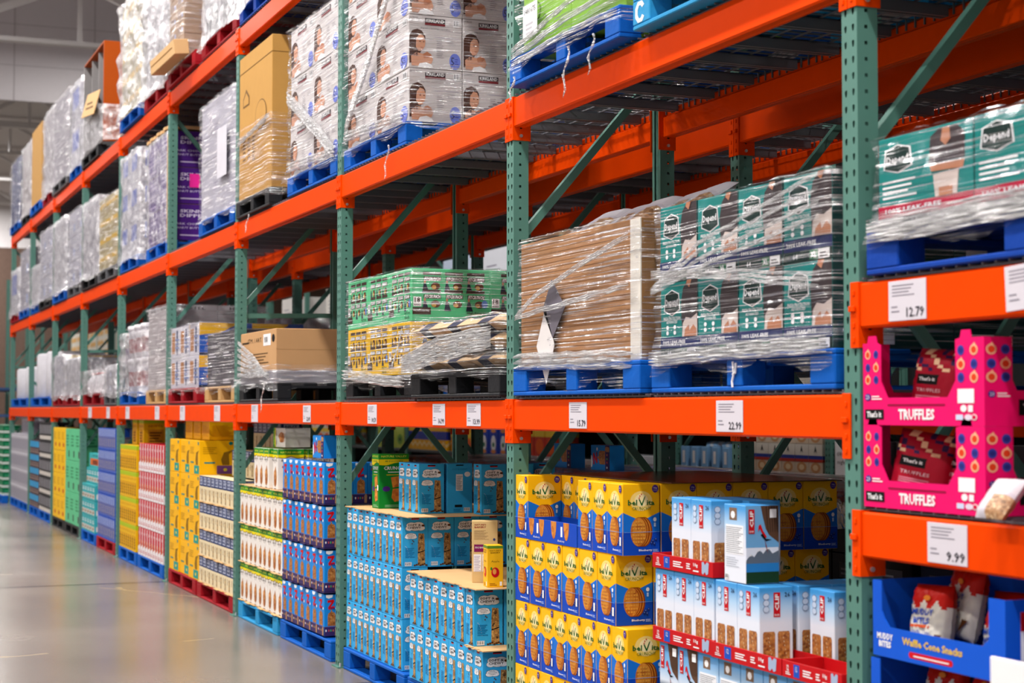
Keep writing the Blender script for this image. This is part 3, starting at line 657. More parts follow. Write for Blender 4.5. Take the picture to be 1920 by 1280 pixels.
# ---- blue granola bars, two stacks
for k in range(3):
    for i in range(9): place(GSC, (-10.02 + i * 0.1185, 0.03 + rnd.uniform(0, .004), PH + .002 + k * 0.2845), 'blue granola carton, left stack beside upright, %s tier, %s in front row' % (ORD[k], COLN[i]), 'box', 'left stack of blue granola cartons', rnd.uniform(-.004, .004))
for j in range(1, 5): place(GSC, (-10.02 + 8 * 0.1185, 0.03 + j * .156, PH + .002 + 2 * 0.2845), 'blue granola carton, left stack, third tier, right side, %s behind front row' % COLN[j - 1], 'box', 'left stack of blue granola cartons')
for k in range(2):
    n = 9 if k == 0 else 8
    for i in range(n): place(GSC, (-8.745 + i * 0.1225, 0.004 + rnd.uniform(0, .004), PH + .002 + k * 0.2845), 'blue granola carton, right stack, %s tier, %s in front row' % (ORD[k], COLN[i]), 'box', 'right stack of blue granola cartons', rnd.uniform(-.004, .004))
    for j in range(1, 5): place(GSC, (-8.745 + (n - 1) * 0.1225, 0.012 + j * .156, PH + .002 + k * 0.2845), 'blue granola carton, right stack, %s tier, right end, %s behind front row' % (ORD[k], COLN[j - 1]), 'box', 'right stack of blue granola cartons')
def sheet(x0, x1, y0, y1, z, lab, m=None, th=0.005, rot=0.0):
    mb = MB(); n = 10
    for i in range(n):
        a, b_ = x0 + (x1 - x0) * i / n, x0 + (x1 - x0) * (i + 1) / n
        e = y0 + 0.012 * math.sin(i * 2.1)
        mb.box(a - x0, b_ - x0, e - y0, y1 - y0, 0, th, m or KRAFTL)
    return tag(mb.build('cardboard_sheet', None, (x0, y0, z), rot), lab, 'cardboard sheet')
ZT = PH + .002 + 3 * .2845
sheet(-10.02, -8.82, 0.02, 0.98, ZT, 'tan cardboard sheet on the third tier of blue granola cartons')
sheet(-8.75, -7.70, -0.01, 0.64, PH + .002 + 2 * .2845, 'tan cardboard sheet carrying the two fig bar cartons')
sheet(-7.86, -7.60, -0.012, 0.64, PH + .002 + .2845, 'tan cardboard edge showing above the lowest tier of right granola stack')
zt = ZT + .005
place(GNV, (-9.76, 0.11, zt), GNV['label'], rotz=0.03)
for i in range(3): place(GSC, (-9.415 + i * .119, 0.165, zt), 'blue granola carton standing on the cardboard sheet, %s of three' % COLN[i], 'box', 'granola cartons on top sheet')
place(GSCB, (-9.176, 0.335, zt), 'blue granola carton on the cardboard sheet turned to its nutrition side', 'box')
place(GSC, (-8.965, 0.46, zt), 'blue granola carton at the right end of the cardboard sheet', 'box')
place(GSCB, (-8.962, 0.625, zt), 'blue granola carton behind the right end one on the sheet', 'box')
for i in range(3): place(GSC, (-9.30 + i * .12, 0.80, zt), 'shaded blue granola carton at the back of the cardboard sheet, %s of three' % COLN[i], 'box', 'granola cartons at back of sheet')
z2 = PH + .002 + 2 * .2845 + .005
place(GNB, (-8.10, 0.12, z2), GNB['label'], rotz=R(-20))
place(GNB, (-7.84, 0.30, z2), 'second tan fig bar carton behind the small yellow one', rotz=R(-20))
place(GFIG, (-7.86, 0.09, z2), GFIG['label'], rotz=R(-10))
# ---- yellow breakfast biscuits
BVN, BVW = make_bv(0.1425), make_bv(0.172)
def bvl(k, i): return 'yellow and blue breakfast biscuit carton, %s tier, %s in front row' % (ORD[k], COLN[i])
zb0 = PH + .002
for k, proto, n, dx, xe in ((0, BVN, 8, .1455, -6.072), (1, BVN, 8, .1455, -6.068), (2, BVW, 6, .178, -6.17)):
    for i in range(n): place(proto, (xe - (n - i) * dx, 0.006 + rnd.uniform(0, .003), zb0 + k * .287), bvl(k, i), 'box', 'breakfast biscuit cartons, front row')
    for j in range(1, 6): place(proto, (xe - dx, 0.012 + j * .167, zb0 + k * .287), 'yellow breakfast biscuit carton, %s tier, right side, %s behind front' % (ORD[k], COLN[j - 1]), 'box', 'breakfast biscuit cartons, right side')
k = 3
place(BVN, (-7.235, 0.008, zb0 + 3 * .287), 'yellow breakfast biscuit carton alone at left of top tier beside upright', 'box')
for i in range(3): place(BVN, (-6.105 - (3 - i) * .1445, 0.006, zb0 + k * .287), 'yellow breakfast biscuit carton, top tier, %s of the right three in front' % COLN[i], 'box', 'top tier biscuit cartons, right three')
for j in range(1, 6): place(BVN, (-6.105 - .1445, 0.010 + j * .167, zb0 + k * .287), 'yellow breakfast biscuit carton, top tier right side, %s behind front' % COLN[j - 1], 'box', 'breakfast biscuit cartons, top right side')
for i in range(5): place(BVN, (-7.10 + i * .1455, 0.176, zb0 + k * .287), 'yellow breakfast biscuit carton behind the open blue tray, %s from left' % COLN[i], 'box', 'biscuit cartons behind open tray')
for i in range(6):
    for j in (3,): place(BVN, (-7.20 + i * .1455, 0.010 + j * .167, zb0 + k * .287), 'shaded breakfast biscuit carton deep in top tier, %s from left, %s row' % (COLN[i], COLN[j]), 'box', 'biscuit cartons deep in top tier')
t = thing('display_tray', 'open blue biscuit tray on the third tier with its cartons gone', 'tray', (-7.088, 0.004, zb0 + 3 * .287))
tw = 0.54
for x0, x1, y0, y1 in ((0, tw, 0, .003), (0, tw, .160, .163), (0, .003, .003, .160), (tw - .003, tw, .003, .160)):
    mb = MB(); mb.box(x0, x1, y0, y1, 0, 0.098, ROYAL, .0006)
    if y0 == 0:
        A = Art(mb, (0, 0, 0), (1, 0, 0), (0, 0, 1), (0, -1, 0), tw, .098)
        for c in (.09, .30, .55, .80): A.poly([(c + .055 * math.cos(a * math.pi / 8), .99 + .78 * math.sin(a * math.pi / 8)) for a in range(8, 17)], BISC, 1)
        for c in (.19, .68): A.rect(c + .01, .35, c + .045, .8, WHT, 1)
        A.text('Blueberry', .2, .16, .12, WHT, 2, .13); A.text('Blueberry', .7, .16, .12, WHT, 2, .13)
    if x0 > 0.1:
        A = Art(mb, (tw, .003, 0), (0, 1, 0), (0, 0, 1), (1, 0, 0), .157, .098); A.poly([(.42 + .22 * math.cos(a * math.pi / 8), .99 + .6 * math.sin(a * math.pi / 8)) for a in range(8, 17)], BISC, 1)
    mb.build('side_panel', t)
mb = MB(); mb.box(.003, tw - .003, .003, .16, 0, .002, KRAFT); mb.build('tray_floor', t)
mb = MB(); mb.box(0, 1.18, 0, .8, 0, .004, P('#4a2c1c', .22, .1, bump=.5, bs=6)); tag(mb.build('slip_sheet', None, (-7.20, 0.18, zb0 + 4 * .287 + .001)), 'dark brown glossy slip sheet lying over the biscuit cartons', 'cover sheet')
# ---- energy bars in red trays
CA, CB, CC = make_clif('a'), make_clif('b'), make_clif('c')
zc0 = 0.155
for i in range(8): place(CC if i < 2 else CB, (-5.80 + i * .1535, 0.012, zc0 + .27), 'energy bar carton, lower tier without tray, %s from left' % COLN[i], 'box', 'energy bar cartons of the lower tier')
for i in range(8): place(CB, (-5.80 + i * .1535, 0.012, zc0 - .005), 'energy bar carton, floor tier on the pallet, %s from left' % COLN[i], 'box', 'energy bar cartons of floor tier')
zt2 = zc0 + .27 + .272
TR = make_tray(0.475); TR2 = make_tray(0.352); 
place(TR, (-5.835, 0.0, zt2), 'red energy bar tray at left end of the middle tier, three cartons inside')
place(TR, (-5.352, -0.012, zt2), 'red energy bar tray in the middle, holding two cartons')
place(TR2, (-4.870, -0.012, zt2), 'red energy bar tray beside the right upright, its front half emptied')
for i in range(3): place(CA, (-5.825 + i * .1535, 0.008, zt2 + .004), 'energy bar carton in the left middle-tier red tray, %s of three' % COLN[i], 'box', 'cartons in the left middle tray')
for i in range(2): place(CA, (-5.340 + i * .1535, 0.0, zt2 + .004), 'energy bar carton in the middle red tray, %s of two' % COLN[i], 'box', 'cartons in the middle red tray')
for j in range(1, 4): place(CA, (-5.1865, 0.155 + (j - 1) * .134, zt2 + .004), 'energy bar carton behind the middle red tray, %s row back' % COLN[j - 1], 'box', 'cartons behind the middle red tray')
place(CA, (-4.965, 0.155, zt2 + .004), 'energy bar carton set back behind the half empty red tray', 'box')
place(CC, (-4.70, 0.175, zt2 + .004), 'energy bar carton with climber and mountains against right upright', 'box', rotz=-.25)
for i, x in enumerate((-4.81, -4.65)):
    place(CA, (x - .15, 0.335, zt2 + .004), 'shaded energy bar carton at the back right of the middle tier, %s' % ('inner' if i else 'outer'), 'box')
zt3 = zt2 + .277
place(TR, (-5.835, 0.0, zt3), 'red energy bar tray on the top tier with two cartons')
for i in range(2): place(CA, (-5.690 + i * .1535, 0.008, zt3 + .004), 'energy bar carton in the top red tray, %s of two' % COLN[i], 'box', 'cartons in the top red tray')
place(CB, (-5.275, 0.0, zt3), 'energy bar carton showing its white back and a mountain side, on top', 'box')
for i in range(2): place(CA, (-5.69 + i * .1535, 0.165, zt3), 'energy bar carton behind the top red tray, %s of two' % COLN[i], 'box', 'cartons behind top red tray')
# ---- almond biscuits
BIS = make_bis()
for k in range(3):
    n = 9
    for i in range(n): place(BIS, (-12.83 + i * .1425, 0.02 + rnd.uniform(0, .006), PH + .0105 + k * .291), 'white and green almond biscuit carton, %s tier, %s from left' % (ORD[k], COLN[i]), 'box', 'almond biscuit cartons in tiers')
    for j in (1, 2, 3): place(BIS, (-12.83 + 8 * .1425, 0.02 + j * .193, PH + .0105 + k * .291), 'almond biscuit carton, %s tier, right side, %s behind front' % (ORD[k], COLN[j - 1]), 'box', 'almond biscuit cartons, right side')
    sheet(-12.84, -11.53, 0.008, 0.8, PH + .006 + k * .291 + (0 if k else 0), 'thin tan cardboard layer under the %s tier of almond biscuits' % ORD[k], th=.004)
sheet(-12.84, -11.53, 0.012, 0.8, PH + .006 + 3 * .291, 'thin tan cardboard layer under the top tier of almond biscuits', th=.004)
for i, x in enumerate((-12.42, -12.27, -12.12, -11.86)): place(BIS, (x, 0.03, PH + .012 + 3 * .291), 'almond biscuit carton on the top tier, %s of four' % COLN[i], 'box', 'almond biscuit cartons on top tier')
for i, x in enumerate((-12.27, -12.12, -11.97, -11.82)): place(BIS, (x, 0.24, PH + .012 + 3 * .291), 'shaded almond biscuit carton in the second row of the top tier, %s' % COLN[i], 'box', 'almond biscuit cartons top second row')
o = place(BIS, (-12.15 + .286, 0.12, PH + .016 + 4 * .291), 'white almond biscuit carton lying on its side on the stack', 'box', ry=R(-90), rotz=0.05)
# ---- blue kids bars
ZB = make_zb()
for k in range(4):
    for i in range(7): place(ZB, (-11.51 + i * .150, 0.012 + rnd.uniform(0, .004), PH + .012 + k * .279), 'blue kids snack bar carton, %s tier, %s from left' % (ORD[k], COLN[i]), 'box', 'kids snack bar cartons in tiers')
    for j in range(1, 6): place(ZB, (-11.51 + 6 * .150, 0.015 + j * .0965, PH + .012 + k * .279), 'blue kids bar carton, %s tier, right side, %s behind front' % (ORD[k], COLN[j - 1]), 'box', 'kids snack bar cartons, right side')
    if k: sheet(-11.515, -10.45, .006, .6, PH + .0055 + k * .279, 'purple cardboard lip under the %s tier of blue kids bars' % ORD[k], P('#372a58', .5), .0045)
place(ZB, (-10.80 + .262, 0.03, PH + .020 + 4 * .279), 'blue kids bar carton lying on its side on the stack', 'box', ry=R(-90))
# more blue kids bar cartons on a shelf behind
# a kids bar carton left on the load behind
for i, x in enumerate((-9.75, -9.2)): place(ZB, (x + .262, 1.30, PH + .012 + 4 * .27), 'blue kids bar carton lying on a load behind the granola, %s' % ('left' if i == 0 else 'right'), 'box', ry=R(-90))
# ---- cream and navy nut bars
NUT = make_nut()
for k in range(4):
    for i in range(9): place(NUT, (-14.342 + i * .148, 0.02 + rnd.uniform(0, .004), PH + .006 + k * .225), 'cream and navy nut bar carton, %s tier, %s from left' % (ORD[k], COLN[i]), 'box', 'nut bar cartons in tiers')
    sheet(-14.345, -13.01, .01, .6, PH + .001 + k * .225, 'thin cardboard layer under the %s tier of nut bars' % ORD[k], th=.0045)
for k, j, n in ((4, 1, 6), (5, 2, 6)):
    for i in range(n): place(NUT, (-13.90 + i * .150, 0.02 + j * .18, PH + .006 + k * .225 ), 'nut bar carton set back on the %s step of the stack, %s from left' % ('lower' if k == 4 else 'upper', COLN[i]), 'box', 'set back nut bar cartons')
for i in range(6): place(NUT, (-13.90 + i * .150, 0.38, PH + .006 + 4 * .225), 'nut bar carton hidden under the upper step, %s from left' % COLN[i], 'box', 'nut bars under upper step')
# ================================================================ FARTHER FLOOR STACKS
def simple(name, w, d, h, base, art): mb = carton(w, d, h, base); F, Rr, T = faces(mb, w, d, h, 0.001); [art(A, k) for k, A in ((0, F), (1, Rr))]; return tag(mb.build(name), '', 'box')
YY = P('#f2b40e', .4)
def a_yel(A, k):
    A.rect(.5, .04, .97, .28, P('#0f9488' if k == 0 else '#7a4a86', .4), 1); A.ell(.74, .16, .06, .05, P('#e8d040', .4), 2, 6); A.poly([(.66, .3), (.86, .3), (.84, .6), (.95, .72), (.7, .66), (.62, .45)], P('#8a6414', .5), 1)
    A.lines(.1, .62, .5, .84, 4, P('#c08a08', .4), 1); A.lines(.14, .34, .45, .44, 1, TEAL, 1); A.ell(.9, .92, .06, .05, TEAL, 2, 10)
g = simple('snack_case', 0.43, .3, .295, YY, a_yel)
for k in range(4):
    for i in range(3): place(g, (-15.655 + i * .437 - .0, .02 + .01 * (i % 2), PH + .002 + k * .297), 'large yellow snack case with teal corner, %s tier, %s from left' % (ORD[k], COLN[i]), 'box', 'large yellow snack cases')
def a_yel2(A, k): A.lines(.1, .2, .9, .8, 8, P('#d98e0a', .4), 1)
g = simple('snack_case', 0.30, .25, .16, YY, a_yel2)
for k in range(1):
    for i in range(3): place(g, (-15.45 + i * .36, .12, PH + .004 + 4 * .297), 'flat yellow carton on top of the large yellow cases, %s of three' % COLN[i], 'box', 'flat yellow cartons')
def a_cer(A, k):
    A.rect(.004, .84, .996, .996, P('#a9c41c', .4), 1); A.text('NUTTY', .5, .72, .08, P('#a83412', .4), 2, .6); A.rect(.18, .08, .82, .6, P('#c98a1c', .5), 1); A.lines(.24, .12, .76, .55, 4, P('#6b4212', .5), 2, .5)
g = simple('cereal_carton', .114, .25, .268, P('#e8b512', .4), a_cer)
for k in range(4):
    for i in range(8): place(g, (-18.46 + i * .127, .02, PH + .002 + k * .272), 'narrow yellow and green cereal carton, %s tier, %s from left' % (ORD[k], COLN[i]), 'box', 'yellow cereal cartons')
for i in range(2): place(g, (-18.3 + i * .4, .12, PH + .002 + 4 * .272), 'green topped cereal carton standing at the back of its stack, %s' % ('left' if i == 0 else 'right'), 'box', scale=(2.4, 1, 1))
def a_red(A, k):
    A.poly([(.004, .004), (.996, .004), (.996, .42), (.004, .30)], P('#e9e4e6', .4), 1); A.rect(.62, .42, .90, .996, P('#dfd6d8', .4), 1) if k == 0 else None; A.ell(.5, .44, .2, .12, P('#e08a1a', .4), 2, 14); A.ell(.5, .44, .1, .06, P('#c8141e', .4), 3, 10); A.text('CHEESE', .5, .8, .08, WHT, 2, .7); A.lines(.2, .1, .8, .22, 2, P('#c8141e', .4), 2)
g = simple('cracker_carton', .124, .25, .275, P('#c4182c', .4), a_red)
for k in range(4):
    for i in range(10): place(g, (-17.30 + i * .136, .02, PH + .002 + k * .28), 'red and white cracker carton, %s tier, %s from left' % (ORD[k], COLN[i]), 'box', 'red and white cracker cartons')
def a_teal(A, k): A.rect(.08, .12, .92, .42, P('#d9d4cc', .4), 1); A.lines(.2, .6, .8, .85, 2, WHT, 1); A.ell(.5, .27, .25, .1, P('#9c6a3c', .4), 2, 10)
g = simple('snack_carton', .20, .25, .185, P('#39a5ab', .4), a_teal)
for k in range(4):
    for i in range(5): place(g, (-21.29 + i * .205, .02 + (.0 if k < 3 else .05), PH + .002 + k * .19), 'teal snack carton, %s tier, %s from left' % (ORD[k], COLN[i]), 'box', 'teal snack cartons')
g = simple('snack_carton', .95, .25, .17, P('#3fb3b5', .4), lambda A, k: (A.rect(.1, .15, .9, .62, P('#d8682a', .4), 1), A.rect(.3, .2, .7, .5, P('#7c3418', .4), 2), A.text('THIN CRISPS', .5, .82, .12, P('#0f5a66', .4), 2, .5)))
place(g, (-21.28, .10, PH + .002 + 4 * .19), 'wide teal carton with orange picture on top of the low teal stack', 'box')
def a_bl(A, k): A.rect(.08, .62, .36, .97, P('#c4d0ee', .4), 1); A.rect(.62, .05, .86, .97, P('#8a94bc', .4), 1); A.rect(.2, .12, .8, .62, P('#6e6a86', .4), 1); A.lines(.25, .2, .75, .55, 4, P('#b9a98c', .4), 2, .5)
g = simple('protein_bar_carton', .124, .25, .245, P('#2350b8', .4), a_bl)
for k in range(5):
    for i in range(9): place(g, (-20.03 + i * .139, .02, PH + .002 + k * .25), 'blue protein bar carton beside the yellow cereal, %s tier, %s from left' % (ORD[k], COLN[i]), 'box', 'blue protein bar cartons')
def a_y3(A, k): A.lines(.15, .5, .7, .85, 4, P('#c98c06', .4), 1); A.ell(.6, .25, .2, .1, P('#c2531a', .4), 1, 12)
g = simple('snack_case', .40, .3, .30, P('#f4bf08', .4), a_y3)
for k in range(4):
    for i in range(3): place(g, (-24.12 + i * .405, .02, PH + .002 + k * .305), 'far yellow snack case left of the mint green cartons, %s tier, %s from left' % (ORD[k], COLN[i]), 'box', 'far yellow snack cases')
g = simple('snack_case', .45, .3, .40, P('#5ec48e', .4), lambda A, k: (A.lines(.15, .45, .7, .85, 4, P('#2f8a5c', .4), 1), A.rect(.6, .1, .85, .3, P('#3c5e4c', .4), 1)))
for k in range(3):
    for i in range(3): place(g, (-22.86 + i * .455, .02, PH + .002 + k * .405), 'mint green snack case, %s tier, %s from left' % (ORD[k], COLN[i]), 'box', 'mint green snack cases')
g = simple('snack_pack', .28, .3, .17, P('#4c3b3e', .5), lambda A, k: (A.rect(.05, .5, .95, .95, P('#2e9ad0', .4), 1), A.lines(.1, .1, .9, .45, 2, P('#a08a84', .4), 1)))
for k in range(5):
    for i in range(4): place(g, (-26.94 + i * .285, .02, PH + .002 + k * .20), 'blue and brown snack pack, %s tier, %s from left' % (ORD[k], COLN[i]), 'box', 'blue and brown snack packs', scale=(1, 1, 1.16))
g = simple('black_carton', .27, .3, .25, P('#26262a', .4), lambda A, k: (A.rect(.01, .02, .99, .24, P('#cfc8c0', .4), 1), A.rect(.1, .35, .3, .85, LGREY, 1), A.rect(.6, .35, .7, .85, LGREY, 1)))
for k in range(5):
    for i in range(5): place(g, (-25.72 + i * .28, .02, PH + .002 + k * .257), 'black carton with a white band, %s tier, %s from left' % (ORD[k], COLN[i]), 'box', 'black cartons with white bands')
g = simple('grey_carton', .198, .3, .265, P('#a7a3ad', .5), lambda A, k: (A.rect(.1, .1, .9, .7, P('#8d8a96', .5), 1), A.rect(.2, .78, .8, .92, P('#d9d8e0', .4), 1)))
for k in range(4):
    for i in range(12): place(g, (-29.76 + i * .222, .02, PH + .002 + k * .268), 'pale grey carton, %s tier, %s from left' % (ORD[k], COLN[i]), 'box', 'pale grey cartons')
for i in range(5): place(g, (-28.9 + i * .222, .1, PH + .002 + 4 * .268), 'pale grey carton on the broken top tier, %s from left' % COLN[i], 'box', 'pale grey cartons top tier')

# ================================================================ LOADS ON THE UPPER LEVELS
def wrap(x0, x1, y0, y1, z0, z1, lab, m=None, res=0.07, amp=0.006, rc=0.03, seed=1, flare=0.0, lid=True, group=None, slope=0.0):
    """film skin around a load: rounded corners, creases, a lip folded in at the top"""
    r = random.Random(seed); mb = MB(); mb.smooth = True; m = m or FILM_MID
    g = 0.012; X0, X1, Y0, Y1 = x0 - g, x1 + g, y0 - g, y1 + g
    loop = []
    def seg(a, b_):
        n = max(1, int((Vector(b_) - Vector(a)).length / res))
        for i in range(n): loop.append((a[0] + (b_[0] - a[0]) * i / n, a[1] + (b_[1] - a[1]) * i / n))
    cs = [((X0 + rc, Y0), (X1 - rc, Y0)), ((X1 - rc * .3, Y0 + rc * .3), None), ((X1, Y0 + rc), (X1, Y1 - rc)), ((X1 - rc * .3, Y1 - rc * .3), None), ((X1 - rc, Y1), (X0 + rc, Y1)), ((X0 + rc * .3, Y1 - rc * .3), None), ((X0, Y1 - rc), (X0, Y0 + rc)), ((X0 + rc * .3, Y0 + rc * .3), None)]
    for a, b_ in cs:
        if b_: seg(a, b_); loop.append(b_)
        else: loop.append(a)
    n = len(loop); nz = max(3, int((z1 - z0) / res)); rows = []
    cx, cy = (x0 + x1) / 2, (y0 + y1) / 2
    ph = [r.uniform(0, 6.28) for _ in range(4)]
    for k in range(nz + 1):
        f = k / nz; row = []
        for i, (x, y) in enumerate(loop):
            d = amp * (1 + math.sin(i * .9 + k * .7 + ph[0]) + math.sin(k * 1.9 + i * .35 + ph[1])) / 2 + r.uniform(0, amp)
            if flare: d += flare * max(0, 1 - f * nz * res / 0.12)
            ex, ey = x - cx, y - cy; l = max(abs(ex) / (x1 - x0), abs(ey) / (y1 - y0)) * 2
            nx = (1 if ex > 0 else -1) if abs(abs(ex) - (X1 - X0) / 2) < rc else 0; ny = (1 if ey > 0 else -1) if abs(abs(ey) - (Y1 - Y0) / 2) < rc else 0
            zz = z0 + (z1 - z0) * f + (0.02 * math.sin(i * .5 + ph[2]) + r.uniform(-.008, .008) if k in (0,) else 0) + (r.uniform(-.006, .01) if k == nz else 0)
            row.append((x + nx * d, y + ny * d, zz))
        rows.append(row)
    if lid:
        rows.append([(cx + (p[0] - cx) * .93, cy + (p[1] - cy) * .93, z1 + .006 + r.uniform(0, .004)) for p in rows[-1]])
        rows.append([(cx + (p[0] - cx) * .5, cy + (p[1] - cy) * .5, z1 + .006 + r.uniform(0, .006)) for p in rows[-2]])
    ox, oy, oz = cx, cy, z0
    vs = [(p[0] - ox, p[1] - oy, p[2] - oz) for row in rows for p in row]
    fs = [(a * n + i, a * n + (i + 1) % n, (a + 1) * n + (i + 1) % n, (a + 1) * n + i) for a in range(len(rows) - 1) for i in range(n)]
    if lid: fs.append(tuple(range((len(rows) - 1) * n, len(rows) * n)))
    mb.add(vs, fs, m)
    return tag(mb.build('stretch_wrap', None, (ox, oy, oz)), lab, 'stretch wrap', group)
def ribbon(parent, pts, w, m=None):
    """band of gathered film lying along pts"""
    mb = MB(); mb.smooth = True; o = parent.location; rr = random.Random(len(pts) * 31 + int(w * 1e4))
    P_ = [Vector(p) - o for p in pts]; N_ = 14; path = []
    for i in range(N_ + 1):
        f = i / N_ * (len(P_) - 1); a = min(int(f), len(P_) - 2); path.append(P_[a].lerp(P_[a + 1], f - a) + Vector((0, rr.uniform(-.003, .001), rr.uniform(-.004, .004))))
    for off in (-.5, -.1, .35):
        mb.tube([p + Vector((0, 0, off * w)) for p in path], [w * (.18 + .08 * rr.random()) * (1 if 0 < i < N_ else .4) for i in range(N_ + 1)], m or FILM_STRAND, 5)
    return mb.build('film_band', parent)
def tail(parent, x, y, z, L_, s=1):
    mb = MB(); o = parent.location; pts = [(x - o.x + 0.02 * math.sin(i * 1.3 * s), y - o.y - 0.004 * i, z - o.z - L_ * i / 7) for i in range(8)]
    mb.tube(pts, [.006, .004, .007, .003, .006, .004, .005, .001], FILM_STRAND, 5); return mb.build('film_tail', parent)
PHL = PH + .002
def load(z, x0, x1, top, pal, base, art, cols, tiers, desc, film_=None, y0=0.035, depth=0.92, rows=2, x1b=None, gap=.004, name='carton', seed=1, pallab=None, wrapz=None, haswrap=True, amp=.006, py=None, flare=.01, palx=None, lid=True, res=.09, fz=None):
    """pallet, cartons (front row, right side) and film; every carton its own object"""
    zb = z + ZD + .001
    px = palx or (x0 - .01, x1 + .01)
    pallet(pal, px[0], px[1], zb, pallab or ('%s pallet under the %s' % (pal, desc)), y0 - .02 if py is None else py)
    zc = zb + PHL; w = (x1 - x0) / cols - gap; h = (top - zc) / tiers - .002; d = depth / rows - gap
    mb = carton(w, d, h, base, .003); F, Rr, T = faces(mb, w, d, h, .001)
    if art: art(F, 0); art(Rr, 1)
    g = tag(mb.build(name), '', 'box')
    gr = 'cartons of the ' + desc
    for k in range(tiers):
        for i in range(cols):
            for j in range(rows):
                if j > 0 and i < cols - 1: continue
                lab = '%s, %s tier, %s across%s' % (desc, ORD[k], COLN[i], '' if j == 0 else ', %s row back' % COLN[j])
                place(g, (x0 + i * (w + gap), y0 + j * (d + gap) + rnd.uniform(0, .003), zc + k * (h + .002)), lab, 'box', gr)
    wr = None
    if haswrap:
        wr = wrap(x0, x1, y0, y0 + depth, zc - .05 if wrapz is None else zc + wrapz, fz or top, 'clear stretch film around the ' + desc, film_, res, amp, seed=seed, flare=flare, lid=lid)
    return zc, wr
# ---- diapers
def a_diaper(A, k):
    A.rect(.30, .82, .68, .95, P('#2a1f22', .5), 1); A.rect(.30, .82, .68, .86, P('#7a1220', .5), 2); A.text('KIRKLAND', .49, .905, .06, WHT, 3, .34, .02)
    A.text('diapers | couches | panales', .49, .76, .04, P('#4a4448', .5), 1, .55); A.bars(.83, .82, .95, .95, 6); A.text('6378055', .09, .95, .03, P('#4a4448', .5), 1, .16)
    HAIR, SKIN, SKD = P('#4a2c20', .6), P('#d29a7c', .55), P('#b87858', .55)
    A.poly([(.01, .08), (.01, .60), (.06, .70), (.16, .74), (.25, .70), (.31, .60), (.30, .48), (.22, .30), (.12, .12)], HAIR, 1)
    A.poly([(.13, .40), (.14, .56), (.20, .64), (.27, .62), (.31, .52), (.30, .42), (.25, .33), (.18, .32)], SKIN, 2)
    A.ell(.205, .50, .016, .010, HAIR, 4, 8); A.ell(.275, .50, .014, .010, HAIR, 4, 8); A.poly([(.205, .40), (.24, .385), (.275, .405), (.24, .395)], P('#8a3a34', .5), 4); A.poly([(.19, .53), (.22, .535), (.22, .525)], HAIR, 4)
    A.poly([(.05, .04), (.04, .22), (.14, .30), (.26, .27), (.34, .32), (.42, .27), (.45, .17), (.42, .10), (.28, .06), (.18, .04)], SKIN, 2); A.poly([(.26, .27), (.34, .32), (.42, .27), (.36, .2), (.28, .19)], SKD, 3)
    A.poly([(.16, .015), (.20, .09), (.32, .12), (.42, .08), (.46, .015)], WHT, 4); A.text('168', .10, .27, .09, P('#3a2c34', .5), 5, .13)
    A.rect(.48, .60, .94, .606, P('#8f8aa8', .5), 1); A.lines(.52, .22, .66, .56, 9, P('#77727c', .5), 1, .2); A.lines(.72, .48, .88, .57, 3, P('#77727c', .5), 1, .2)
    A.ell(.865, .17, .105, .155, P('#6f7fd6', .45), 1, 20); A.text('5', .82, .17, .15, P('#22285e', .5), 2, .07); A.lines(.86, .12, .93, .25, 3, P('#3a44a0', .5), 2, .3)
DIA = P('#c9c3c2', .5, .04)
zc, wr = load(L2, -10.035, -8.855, 4.385, 'blue', DIA, a_diaper, 2, 4, 'white diaper carton on middle level', FILM_CLEAR, rows=3, y0=.03, depth=.96, seed=3, res=.05, amp=.01, flare=.02)
ribbon(wr, [(-10.0, .0, 3.3), (-9.4, -.01, 3.7), (-8.87, 0.0, 4.2)], .05); ribbon(wr, [(-10.0, -.005, 3.26), (-8.86, -.005, 3.20)], .05); tail(wr, -9.06, -.02, 3.07, .20)
zc, wr = load(L2, -11.375, -10.19, 4.20, 'blue', DIA, a_diaper, 2, 3, 'white diaper carton beside the tall tan box', FILM_CLEAR, rows=3, y0=.02, depth=.96, seed=4, res=.06, amp=.012, flare=.03)
ribbon(wr, [(-11.37, -.01, 3.75), (-10.8, -.02, 3.5), (-10.2, -.01, 3.2)], .07); ribbon(wr, [(-11.37, -.01, 3.25), (-10.2, -.01, 3.2)], .05)
# ---- green cartons
def a_green(A, k):
    GD = P('#3a5a1e', .5); A.text('132', .88, .88, .06, GD, 1, .12)
    for x, y, r in ((.15, .25, .04), (.3, .30, .07), (.45, .2, .05)): A.ell(x, y, r, r, GD, 1, 14); A.ell(x, y, r * .9, r * .9, P('#86b83a', .5), 2, 14)
zc, wr = load(L2, -7.05, -5.99, 4.37, 'blue', P('#86b83a', .5), a_green, 2, 2, 'green carton on middle level beside second upright', FILM_CLEAR, palx=(-7.12, -5.97), y0=-.03, depth=.95, seed=5, res=.05, amp=.012, flare=.035, py=-.07, wrapz=-.07)
for a in range(3): ribbon(wr, [(-7.10, -.07, 3.15 + a * .03), (-6.5, -.075, 3.17 + a * .06), (-5.99, -.07, 3.16 + a * .09)], .022)
tail(wr, -6.43, -.085, 3.10, .22); tail(wr, -6.18, -.085, 3.10, .17); tail(wr, -7.03, -.085, 3.08, .12)
mb = MB(); A = Art(mb, (0, 0, 0), (1, 0, .0), (0, 0, 1), (0, -1, 0), .16, .15); mb.box(0, .16, 0, .002, 0, .15, WHT); A.text('1481675', .5, .8, .16, BLK, 1, .8); A.lines(.2, .1, .8, .5, 3, LGREY, 1)
tag(mb.build('paper_label', None, (-6.98, -.062, 3.24)), 'white paper label 1481675 on the green cartons', 'label')
